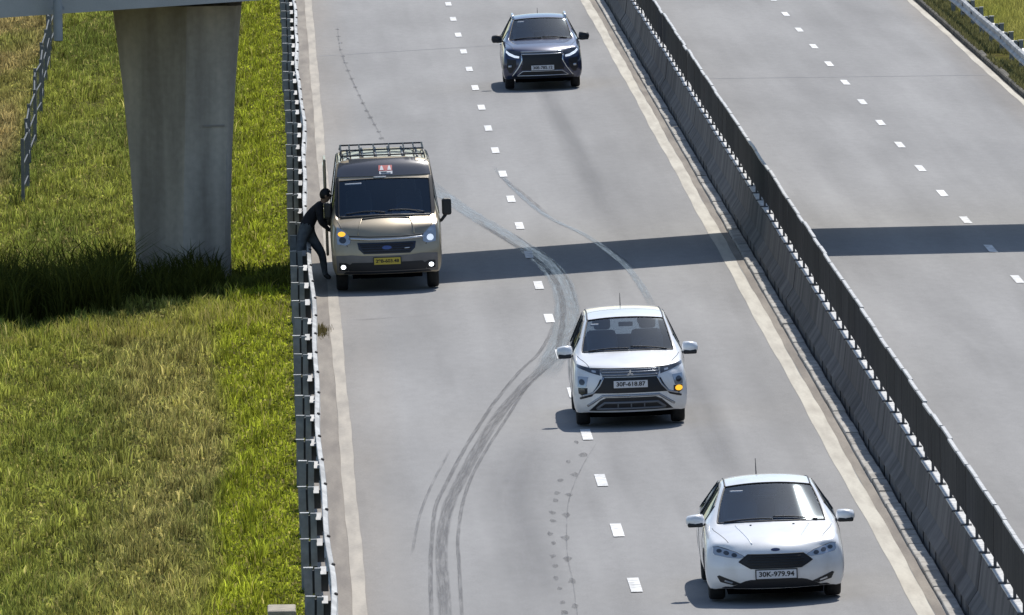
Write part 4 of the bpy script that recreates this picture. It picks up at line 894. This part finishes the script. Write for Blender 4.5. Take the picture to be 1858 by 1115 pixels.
# ---- dark blue sport utility car, farthest
S = [(0.0, ring((0.74, 0.26), (0.83, 0.34), (0.86, 0.57), (0.80, 0.80), (0.70, 0.875), (0.60, 0.89), (0.54, 0.895), (0.27, 0.905), 0.908)),
     (0.42, ring((0.89, 0.24), (0.93, 0.34), (0.925, 0.60), (0.885, 0.84), (0.81, 0.945), (0.71, 0.965), (0.64, 0.972), (0.32, 0.99), 0.995)),
     (0.88, ring((0.82, 0.26), (0.89, 0.36), (0.905, 0.60), (0.90, 0.88), (0.84, 1.0), (0.75, 1.03), (0.67, 1.04), (0.34, 1.06), 1.065)),
     (1.30, ring((0.82, 0.26), (0.89, 0.36), (0.905, 0.60), (0.905, 0.92), (0.87, 1.04), (0.80, 1.085), (0.73, 1.095), (0.37, 1.11), 1.115)),
     (1.68, ring((0.82, 0.26), (0.89, 0.36), (0.905, 0.60), (0.905, 0.93), (0.875, 1.055), (0.725, 1.30), (0.665, 1.325), (0.34, 1.35), 1.357)),
     (2.02, ring((0.82, 0.26), (0.89, 0.36), (0.905, 0.60), (0.905, 0.94), (0.875, 1.065), (0.645, 1.49), (0.59, 1.52), (0.30, 1.55), 1.557)),
     (2.20, ring((0.82, 0.26), (0.89, 0.36), (0.905, 0.60), (0.905, 0.94), (0.875, 1.07), (0.63, 1.535), (0.575, 1.565), (0.29, 1.595), 1.602)),
     (2.62, ring((0.82, 0.26), (0.89, 0.36), (0.905, 0.60), (0.905, 0.95), (0.875, 1.075), (0.625, 1.56), (0.57, 1.59), (0.29, 1.62), 1.627)),
     (2.70, ring((0.82, 0.26), (0.89, 0.36), (0.905, 0.60), (0.905, 0.95), (0.875, 1.075), (0.625, 1.56), (0.57, 1.59), (0.29, 1.62), 1.627)),
     (3.50, ring((0.82, 0.26), (0.89, 0.36), (0.905, 0.60), (0.905, 0.96), (0.865, 1.09), (0.615, 1.53), (0.56, 1.56), (0.28, 1.59), 1.597)),
     (4.25, ring((0.81, 0.27), (0.88, 0.37), (0.895, 0.62), (0.89, 0.97), (0.84, 1.10), (0.60, 1.46), (0.545, 1.485), (0.27, 1.51), 1.515)),
     (4.53, ring((0.78, 0.29), (0.86, 0.38), (0.875, 0.62), (0.86, 0.93), (0.80, 1.04), (0.70, 1.08), (0.63, 1.09), (0.31, 1.10), 1.105)),
     (4.67, ring((0.68, 0.31), (0.78, 0.39), (0.81, 0.60), (0.79, 0.85), (0.73, 0.95), (0.63, 0.97), (0.57, 0.975), (0.28, 0.985), 0.99))]
RE = [(4.66, 0.13), (4.69, 0.13), (4.695, 0.13), (4.68, 0.11), (4.64, 0.09)]
FR = [(0.10, 0.30), (0.03, 0.32), (0.0, 0.32), (0.03, 0.32), (0.13, 0.27)]
c3 = Car('sport_utility_car', 'dark blue sport utility car with silver roof rails, farthest of the oncoming cars', 'car', place(6.31, 278.8), navy_paint, S, FR, RE, reg_hatch, SHF, (0.92, 3.59), 0.352, ring_crease=[(i, 4, 0.35) for i in range(0, 12)] + [(i, 5, 0.3) for i in range(3, 11)], track=0.75)
c3.patch('grille', [(-0.47, 0.80), (0.47, 0.80), (0.44, 0.62), (0.50, 0.46), (-0.50, 0.46), (-0.44, 0.62)], black_p, 0.006, mirror=False)
gb = c3.patch('upper_grille', [(-0.49, 0.885), (0.49, 0.885), (0.47, 0.805), (-0.47, 0.805)], trim_grey, 0.006, mirror=False)
for z in (0.815, 0.865): c3.line('chrome_bar', [(-0.47, z), (0.47, z)], chrome, 0.012, 'F', False, gb[0], 0.012)
for hl in c3.patch('headlight', [(0.48, 0.875), (0.62, 0.895), (0.81, 0.925), (0.82, 0.86), (0.62, 0.765), (0.50, 0.745)], lens_d, 0.007):
    sg = 1 if hl.data.vertices[0].co.x > 0 else -1
    c3.patch('daytime_lamp', [(sg * 0.52, 0.775), (sg * 0.62, 0.795), (sg * 0.74, 0.85), (sg * 0.80, 0.905), (sg * 0.815, 0.86), (sg * 0.76, 0.80), (sg * 0.63, 0.745), (sg * 0.53, 0.735)][::sg], led_and_glint, 0.012, mirror=False, parent=hl, res=0.03)
c3.line('shield_trim', [(0.47, 0.79), (0.46, 0.68), (0.54, 0.52), (0.68, 0.33)], chrome, 0.022, 'F', lift=0.006)
c3.patch('lamp_pocket', [(0.60, 0.70), (0.80, 0.72), (0.81, 0.50), (0.76, 0.40), (0.70, 0.40), (0.60, 0.54)], black_p, 0.005)
c3.line('fog_lamp', [(0.70, 0.55), (0.76, 0.55)], lens_m, 0.03, 'F', lift=0.005)
c3.line('skid_frame', [(-0.58, 0.335), (-0.45, 0.435), (0.45, 0.435), (0.58, 0.335), (-0.58, 0.335)], chrome, 0.014, 'F', False, lift=0.006)
c3.patch('lower_intake', [(-0.42, 0.42), (0.42, 0.42), (0.52, 0.345), (-0.52, 0.345)], black_p, 0.005, mirror=False)
c3.patch('valance', [(-0.72, 0.278), (-0.70, 0.315), (0.70, 0.315), (0.72, 0.278)], black_p, 0.008, mirror=False)
c3.plate(0.51, 0.52, 0.11, plate_w, '30E-785.12', size=0.088)
c3.mirror(1.0, 1.48, 1.13, 0.20, 0.15, black_p, low=black_p)
for sg in (1, -1):
    pts = [c3.hit('T', sg * 0.60, y)[0] for y in (2.15, 2.3, 2.8, 3.4, 4.0, 4.15)]
    pts = [p + Vector((0, 0, 0.0 if i in (0, 5) else 0.055)) for i, p in enumerate(pts)]
    MB().tube(pts, 0.03, 8).build('roof_rail', chrome, c3.root, smooth=True)
c3.antenna(0.0, 3.7, 0.13, 0.3)
c3.wipers(1.0, [((-0.60, 1.22), (0.02, 1.15)), ((0.04, 1.19), (0.60, 1.22))])
c3.cabin(1.60, 1.12, 0.60, rows=((0.65, 0.36), (1.5, 0.36)), seat=seat_m, floor=0.42, zs=0.02)
c3.line('sticker', [(-0.50, 1.48), (-0.36, 1.485)], white_p, 0.022, 'F', False, c3.wscreen, -0.012)
c3.line('hood_seam', [(0.64, 0.35), (0.76, 0.9), (0.82, 1.2)], black_p, 0.005, 'T')
for kd in 'LR':
    c3.line('door_seam', [(1.40, 0.4), (1.52, 1.0)], black_p, 0.004, kd, False); c3.line('door_seam', [(2.66, 0.35), (2.66, 1.04)], black_p, 0.004, kd, False); c3.line('door_handle', [(2.4, 0.95), (2.58, 0.955)], chrome, 0.016, kd, False, lift=0.01)

# ---- champagne passenger van stopped at the edge line
S = [(0.0, ring((0.80, 0.32), (0.89, 0.41), (0.91, 0.66), (0.87, 0.92), (0.78, 1.03), (0.68, 1.045), (0.61, 1.05), (0.31, 1.065), 1.07)),
     (0.36, ring((0.94, 0.30), (0.99, 0.42), (0.99, 0.72), (0.96, 1.0), (0.90, 1.14), (0.80, 1.165), (0.72, 1.175), (0.36, 1.19), 1.195)),
     (0.72, ring((0.88, 0.32), (0.965, 0.44), (0.985, 0.75), (0.985, 1.10), (0.955, 1.26), (0.90, 1.305), (0.835, 1.315), (0.42, 1.33), 1.335)),
     (1.02, ring((0.88, 0.32), (0.965, 0.44), (0.985, 0.75), (0.985, 1.12), (0.96, 1.30), (0.885, 1.62), (0.825, 1.635), (0.42, 1.655), 1.66)),
     (1.32, ring((0.88, 0.32), (0.965, 0.44), (0.985, 0.75), (0.985, 1.13), (0.965, 1.31), (0.865, 1.90), (0.81, 1.92), (0.41, 1.945), 1.95)),
     (1.40, ring((0.88, 0.32), (0.965, 0.44), (0.985, 0.75), (0.985, 1.13), (0.965, 1.31), (0.86, 1.96), (0.805, 1.985), (0.41, 2.01), 2.015)),
     (1.66, ring((0.88, 0.32), (0.965, 0.44), (0.985, 0.75), (0.985, 1.13), (0.965, 1.31), (0.835, 2.15), (0.775, 2.19), (0.40, 2.225), 2.23)),
     (1.86, ring((0.88, 0.32), (0.965, 0.44), (0.985, 0.75), (0.985, 1.13), (0.965, 1.31), (0.83, 2.20), (0.765, 2.25), (0.39, 2.29), 2.295)),
     (1.95, ring((0.88, 0.32), (0.965, 0.44), (0.985, 0.75), (0.985, 1.13), (0.965, 1.31), (0.83, 2.20), (0.765, 2.255), (0.39, 2.295), 2.30)),
     (3.60, ring((0.88, 0.32), (0.965, 0.44), (0.985, 0.75), (0.985, 1.13), (0.965, 1.31), (0.83, 2.20), (0.765, 2.255), (0.39, 2.295), 2.30)),
     (5.40, ring((0.88, 0.34), (0.96, 0.46), (0.98, 0.75), (0.98, 1.13), (0.955, 1.31), (0.82, 2.18), (0.755, 2.235), (0.38, 2.275), 2.28)),
     (5.66, ring((0.86, 0.36), (0.94, 0.48), (0.96, 0.75), (0.96, 1.13), (0.935, 1.31), (0.80, 2.10), (0.74, 2.15), (0.37, 2.19), 2.195)),
     (5.74, ring((0.80, 0.40), (0.89, 0.50), (0.92, 0.75), (0.91, 1.12), (0.88, 1.29), (0.78, 1.9), (0.70, 1.95), (0.35, 1.98), 1.985))]
def reg_van(i, r):
    if r in (6, 7) and 2 <= i < 4: return 1
    if r == 4 and 3 <= i < 10 and i != 7: return 2
    if r == 5 and 2 <= i < 5: return 4
    return 0
FR = [(0.08, 0.26), (0.02, 0.28), (0.0, 0.28), (0.05, 0.28), (0.16, 0.24)]
RE = [(5.74, 0.05), (5.76, 0.05), (5.77, 0.05), (5.77, 0.05), (5.76, 0.05)]
SHV = {2: (0.06, 0.03, -0.10, -0.15), 3: (0.05, 0.03, -0.07, -0.10), 4: (0.03, 0.02, -0.04, -0.06), 5: (0.03, 0.02, -0.04, -0.06), 6: (0.02, 0.01, -0.03, -0.05), 1: (0.02, 0, -0.05, -0.08)}
vanglass = glass_mat('dark_blue_van_glass', (0.55, 0.70, 0.86))
van = Car('passenger_van', 'champagne high-roof passenger van stopped on the edge line beside the guard rail', 'van', place(2.11, 216.8), champ, S, FR, RE, reg_van, SHV, (0.95, 4.70), 0.345, ring_crease=[(i, 4, 0.55) for i in range(0, 12)] + [(i, 5, 0.6) for i in range(2, 11)], track=0.81, glassmat=vanglass)
g = van.patch('grille', [(-0.52, 0.885), (0.52, 0.885), (0.50, 0.77), (0.41, 0.685), (-0.41, 0.685), (-0.50, 0.77)], mat('dark_blue_grille', (0.012, 0.016, 0.035), 0.4), 0.008, mirror=False)
for z in (0.72, 0.765, 0.81, 0.85): van.line('grille_bar', [(-0.40 - (z - 0.70) * 0.5, z), (0.40 + (z - 0.70) * 0.5, z)], black_p, 0.011, 'F', False, g[0], 0.014)
van.patch('badge', [(0.085 * math.cos(a), 0.79 + 0.033 * math.sin(a)) for a in [2 * PI * k / 16 for k in range(16)]], mat('blue_badge', (0.03, 0.06, 0.25), 0.2, coat=1), 0.026, mirror=False, res=0.03, parent=g[0])
van.line('script_badge', [(0.31, 0.77), (0.40, 0.775)], chrome, 0.012, 'F', False, g[0], 0.02)
van.line('chrome_bar', [(-0.66, 0.955), (-0.3, 0.935), (0.3, 0.935), (0.66, 0.955)], chrome, 0.022, 'F', False, lift=0.004)
van.line('hood_gap', [(-0.70, 1.0), (-0.3, 0.985), (0.3, 0.985), (0.70, 1.0)], black_p, 0.010, 'F', False)
for hl in van.patch('headlight', [(0.64, 0.93), (0.66, 1.0), (0.76, 1.10), (0.87, 1.16), (0.885, 1.0), (0.87, 0.86), (0.72, 0.84), (0.65, 0.87)], lens_m, 0.010):
    sg = 1 if hl.data.vertices[0].co.x > 0 else -1
    van.patch('lamp', [(sg * (0.775 + 0.062 * math.cos(a)), 0.93 + 0.055 * math.sin(a)) for a in [2 * PI * k / 14 for k in range(14)]][::sg], led_and_glint if sg > 0 else lens_d, 0.015, mirror=False, parent=hl, res=0.025)  # glow on the right lamp stands for a bright reflection
    o = van.patch('turn_lamp', [(sg * (0.79 + 0.07 * math.cos(a)), 1.035 + 0.045 * math.sin(a)) for a in [2 * PI * k / 12 for k in range(12)]][::sg], amber_on if sg < 0 else lens_m, 0.015, mirror=False, parent=hl, res=0.025)
    if sg < 0: o[0]['label'] = 'lit amber turn lamp'
van.patch('bumper', [(-0.90, 0.345), (-0.90, 0.66), (-0.62, 0.672), (-0.42, 0.655), (0.42, 0.655), (0.62, 0.672), (0.90, 0.66), (0.90, 0.345)], mat('shade_grey_bumper', (0.20, 0.185, 0.175), 0.5, var=0.2, scale=3), 0.004, mirror=False, res=0.05)  # bumper panel, its grey darkened to carry the shade of the lower front
van.patch('lower_intake', [(-0.70, 0.475), (-0.62, 0.535), (0.62, 0.535), (0.70, 0.475), (0.68, 0.385), (-0.68, 0.385)], black_p, 0.010, mirror=False)
for fg in van.patch('fog_pocket', [(0.66, 0.50), (0.74, 0.535), (0.85, 0.53), (0.85, 0.40), (0.70, 0.39)], black_p, 0.011):
    sg = 1 if fg.data.vertices[0].co.x > 0 else -1
    van.patch('fog_lamp', [(sg * (0.775 + 0.042 * math.cos(a)), 0.46 + 0.038 * math.sin(a)) for a in [2 * PI * k / 14 for k in range(14)]][::sg], fog_on, 0.018, mirror=False, parent=fg, res=0.025)
van.plate(0.555, 0.47, 0.12, plate_y, '29B-603.48', size=0.08)
van.patch('valance', [(-0.78, 0.335), (-0.74, 0.372), (0.74, 0.372), (0.78, 0.335)], black_p, 0.008, mirror=False)
van.line('cowl_slot', [(-0.42, 0.52), (0.42, 0.52)], black_p, 0.022, 'T', False, lift=-0.004)
van.line('hood_crease', [(0.50, 0.22), (0.42, 0.55)], champ, 0.018, 'T', lift=-0.006); van.line('hood_seam', [(0.66, 0.12), (0.80, 0.40), (0.86, 0.62)], black_p, 0.007, 'T')
van.line('cowl_trim', [(-0.80, 0.70), (-0.4, 0.60), (0, 0.565), (0.4, 0.60), (0.80, 0.70)], black_p, 0.03, 'T', False, lift=-0.004)
van.wipers(0.7, [((-0.70, 0.735), (0.0, 0.63)), ((0.05, 0.66), (0.70, 0.74))])
visor = van.patch('roof_visor', [(-0.835, 1.985), (0.835, 1.985), (0.80, 2.17), (0.745, 2.262), (0.40, 2.272), (-0.40, 2.272), (-0.745, 2.262), (-0.80, 2.17)], mat('dark_visor_film', (0.055, 0.058, 0.07), 0.16, coat=0.8), 0.010, mirror=False, res=0.05)[0]
zq = van.hit('F', 0.0, 2.10)
st = van.patch('sticker', [(-0.085, 2.065), (0.155, 2.065), (0.155, 2.155), (-0.085, 2.155)], red_p, 0.015, mirror=False, parent=visor)[0]
van.patch('sticker', [(-0.075, 2.012), (0.16, 2.012), (0.16, 2.06), (-0.075, 2.06)], white_p, 0.015, mirror=False, parent=visor)
for x0 in (-0.03, 0.105):
    van.patch('sticker_letter', [(x0 - 0.035, 2.075), (x0 + 0.035, 2.075), (x0 + 0.012, 2.145), (x0 - 0.012, 2.145)], white_p, 0.018, mirror=False, parent=visor, res=0.03)
van.line('sticker_lettering', [(-0.05, 2.044), (0.06, 2.044)], ink, 0.007, 'F', False, visor, 0.016); van.line('sticker_lettering', [(-0.04, 2.026), (0.13, 2.028)], ink, 0.006, 'F', False, visor, 0.016)
van.line('sticker', [(-0.18, 1.968), (0.04, 1.968)], white_p, 0.016, 'F', False, van.wscreen, 0.006)
van.line('sticker', [(-0.70, 1.87), (-0.40, 1.88)], white_p, 0.022, 'F', False, van.wscreen, -0.015)
for sg in (1, -1):
    bx = MB().box((0, 0, 0), (0.17, 0.13, 0.30), bev=0.04).build('door_mirror', black_p, van.root, loc=(sg * (1.10 if sg > 0 else 1.01), 1.02 if sg > 0 else 1.12, 1.42))
    if sg < 0: bx.rotation_euler = (0, 0, 1.35); bx['label'] = 'mirror folded back against the door'
    MB().tube([(-sg * 0.02, 0, -0.14), (-sg * 0.10, 0.02, -0.24), (-sg * 0.17, 0.02, -0.26)], 0.03, 8).build('stem', black_p, bx, smooth=True)
    MB().box((0, 0.067, 0), (0.14, 0.006, 0.25)).build('mirror_glass', chrome, bx)
van.cabin(1.12, 1.38, 0.72, rows=((0.85, 0.45), (1.9, 0.45), (2.8, 0.45)), seat=tan_m, floor=0.72, zs=0.02)
for x, w_, zz in ((-0.22, 0.10, 1.36), (0.36, 0.16, 1.35), (0.60, 0.14, 1.36), (0.0, 0.22, 1.35)):
    MB().box((x, 0.86, zz), (w_, 0.12, 0.05 if x else 0.09), bev=0.012).build('dashboard_clutter', white_p if x != 0.0 else trim_grey, van.root)
for x in (-0.62, -0.36, -0.12, 0.12, 0.36, 0.62):
    van.line('roof_rib', [(x, 2.05), (x, 5.35)], trim_grey, 0.022, 'T', False, van.body, 0.004, step=0.3)
rack = MB()
zr_ = 2.37
for sg in (1, -1): rack.tube([(sg * 0.74, 2.1, zr_ - 0.05), (sg * 0.74, 5.3, zr_ - 0.05)], 0.018, 6)
for x in (-0.58, -0.40, -0.14, 0.14, 0.40, 0.58): rack.tube([(x, 2.1, zr_ - 0.05), (x, 5.3, zr_ - 0.05)], 0.014, 6)
for y in (2.1, 3.7, 5.3):
    rack.tube([(-0.74, y, zr_ - 0.05), (0.74, y, zr_ - 0.05)], 0.016, 6)
    for sg in (1, -1): rack.tube([(sg * 0.74, y, zr_ - 0.05), (sg * 0.76, y, 2.24)], 0.014, 5)
rack.build('roof_rack', mat('roof_rack_steel', (0.07, 0.07, 0.075), 0.5), van.root, smooth=True)
sd_ = MB(); sd_.box((-1.04, 4.85, 1.27), (0.05, 1.25, 1.75), bev=0.02); sdo = sd_.build('sliding_door', champ, van.root, label='sliding side door pushed open')
MB().box((-1.068, 4.85, 1.72), (0.008, 0.95, 0.62)).build('door_window', glass_d, sdo)
for kd in 'LR':
    van.line('door_seam', [(1.02, 0.5), (1.02, 1.25)], black_p, 0.005, kd, False); van.line('door_seam', [(1.9, 0.5), (1.9, 1.28)], black_p, 0.005, kd, False); van.line('door_handle', [(1.65, 1.12), (1.82, 1.12)], black_p, 0.02, kd, False, lift=0.01)
van.line('rain_gutter', [(0.80, 1.9), (0.80, 5.5)], black_p, 0.012, 'T', step=0.3)

# ------------------------------------------------------------------ person climbing over the guard rail towards the van
PY = 220.6
def person():
    root_loc = Vector((0.80, PY, -0.12))
    J = {}; E = []; Rr = {}
    def j(n, x, y, z, r, par=None):
        J[n] = Vector((x, y, z)); Rr[n] = r
        if par: E.append((par, n))
    # x towards the van, y away from the camera, z above the shoulder of the road; relative to root
    j('pelvis', -0.15, 0.0, 0.97, (0.165, 0.135)); j('waist', -0.07, 0.0, 1.14, (0.150, 0.120), 'pelvis'); j('chest', 0.06, 0.0, 1.31, (0.175, 0.140), 'waist')
    j('neck', 0.175, 0.0, 1.425, (0.060, 0.058), 'chest'); j('headlow', 0.215, -0.01, 1.475, (0.072, 0.070), 'neck'); j('head', 0.235, -0.02, 1.55, (0.088, 0.098), 'headlow'); j('headtop', 0.24, -0.02, 1.625, (0.055, 0.062), 'head')
    for sd, sy in (('a', -1), ('b', 1)):
        j('sh' + sd, 0.10, sy * 0.19, 1.35, (0.068, 0.066), 'chest')
        j('el' + sd, 0.17 + 0.03 * sy, sy * 0.25, 1.08, (0.050, 0.048), 'sh' + sd)
        j('wr' + sd, 0.30, sy * 0.17, 0.93 + (0.10 if sy > 0 else 0.0), (0.033, 0.028), 'el' + sd)
        j('pa' + sd, 0.355, sy * 0.155, 0.94 + (0.10 if sy > 0 else 0.0), (0.022, 0.036), 'wr' + sd)
        for q in range(4):
            o = (q - 1.5) * 0.021; ln = (0.034, 0.042, 0.040, 0.030)[q]; zz = 0.94 + (0.10 if sy > 0 else 0.0)
            j(f'f{sd}{q}', 0.40, sy * 0.155 + 0.3 * o, zz + o, (0.0095, 0.0095), 'pa' + sd); j(f'g{sd}{q}', 0.40 + ln, sy * 0.14 + 0.3 * o, zz + o - 0.012, (0.0085, 0.0085), f'f{sd}{q}')
        j(f't{sd}', 0.345, sy * 0.12, 0.975 + (0.10 if sy > 0 else 0.0), (0.011, 0.011), 'pa' + sd); j(f'u{sd}', 0.385, sy * 0.105, 0.985 + (0.10 if sy > 0 else 0.0), (0.009, 0.009), f't{sd}')
    # leg on the road side
    j('hipb', -0.11, 0.10, 0.90, (0.105, 0.10), 'pelvis'); j('kneeb', 0.155, 0.06, 0.50, (0.068, 0.066), 'hipb'); j('ankb', 0.21, 0.13, 0.10, (0.045, 0.045), 'kneeb'); j('toeb', 0.30, 0.06, 0.045, (0.042, 0.035), 'ankb')
    # leg still behind the rail
    j('hipa', -0.18, -0.10, 0.88, (0.105, 0.10), 'pelvis'); j('kneea', -0.26, -0.22, 0.50, (0.068, 0.066), 'hipa'); j('anka', -0.26, -0.05, 0.08, (0.045, 0.045), 'kneea'); j('toea', -0.20, -0.17, 0.02, (0.042, 0.035), 'anka')
    names = list(J); me = bpy.data.meshes.new('person'); me.from_pydata([J[n] for n in names], [(names.index(a), names.index(b)) for a, b in E], [])
    o = bpy.data.objects.new('tmp', me); COL.objects.link(o); md = o.modifiers.new('skin', 'SKIN'); md.use_smooth_shade = True
    if not me.skin_vertices: me.skin_vertices.new()
    for i, n in enumerate(names):
        sv = me.skin_vertices[0].data[i]; sv.radius = Rr[n] if n[0] in 'fgtu' and n not in ('toea', 'toeb') else (Rr[n][0] * 1.16, Rr[n][1] * 1.16); sv.use_root = (n == 'pelvis')
    sb = o.modifiers.new('sub', 'SUBSURF'); sb.levels = sb.render_levels = 2
    dg = bpy.context.evaluated_depsgraph_get(); ev = bpy.data.meshes.new_from_object(o.evaluated_get(dg)); bpy.data.objects.remove(o)
    mats = [mat('black_jacket', (0.026, 0.025, 0.031), 0.85, var=0.4, scale=14, bump=0.4), mat('grey_trousers', (0.15, 0.165, 0.18), 0.9, var=0.3, scale=12, bump=0.4), mat('skin', (0.36, 0.22, 0.15), 0.6), mat('dark_shoes', (0.03, 0.03, 0.03), 0.6)]
    ev.materials.clear()
    for M in mats: ev.materials.append(M)
    def kind(a, b):
        k = {a, b}
        if any(n.startswith(('pa', 'f', 'g', 't', 'u')) and n not in ('toea', 'toeb') for n in k) or 'head' in k or 'headlow' in k or 'headtop' in k: return 2
        if 'toea' in k or 'toeb' in k: return 3
        if any(n.startswith(('hip', 'knee', 'ank')) for n in k): return 1
        return 0
    for p in ev.polygons:
        c = p.center; best = (9, 0)
        for a, b in E:
            A, B = J[a], J[b]; t = max(0, min(1, (c - A).dot(B - A) / max(1e-9, (B - A).length_squared))); d = (c - (A + (B - A) * t)).length
            if d < best[0]: best = (d, kind(a, b))
        p.material_index = best[1]; p.use_smooth = True
    pr = link('person', ev, None, root_loc, 'person in black jacket and grey trousers stepping over the guard rail beside the van', 'person')
    # hair cap, ears and face features
    hb = bmesh.new(); bmesh.ops.create_icosphere(hb, subdivisions=3, radius=1)
    H = J['head']
    for v in hb.verts:
        c = v.co.copy(); v.co = H + Vector((c.x * 0.108 - 0.006, c.y * 0.103, c.z * 0.118 + 0.022))
    bmesh.ops.delete(hb, geom=[f for f in hb.faces if (f.calc_center_median().z < H.z - 0.005 and f.calc_center_median().x > H.x - 0.02) or f.calc_center_median().z < H.z - 0.06 or (f.calc_center_median().x > H.x + 0.06 and f.calc_center_median().z < H.z + 0.05)], context='FACES')
    hm = bpy.data.meshes.new('hair'); hb.to_mesh(hm); hb.free(); hm.materials.append(mat('black_hair', (0.012, 0.010, 0.010), 0.6, var=0.3, scale=30)); link('hair', hm, pr)
    fb = MB(); fb.tube([H + Vector((0.095, 0, 0.01)), H + Vector((0.118, 0, -0.02)), H + Vector((0.098, 0, -0.03))], [0.010, 0.015, 0.012], 6); fb.build('nose', mats[2], pr, smooth=True)
    for sg in (-1, 1):
        MB().box(H + Vector((0.0, sg * 0.094, -0.005)), (0.035, 0.018, 0.055), bev=0.007).build('ear', mats[2], pr)
        MB().box(H + Vector((0.090, sg * 0.036, 0.012)), (0.012, 0.024, 0.012), bev=0.004).build('eye', ink, pr)
    MB().box(H + Vector((0.088, 0, -0.055)), (0.012, 0.045, 0.010), bev=0.003).build('mouth', mat('lips', (0.26, 0.11, 0.09), 0.6), pr)
person()
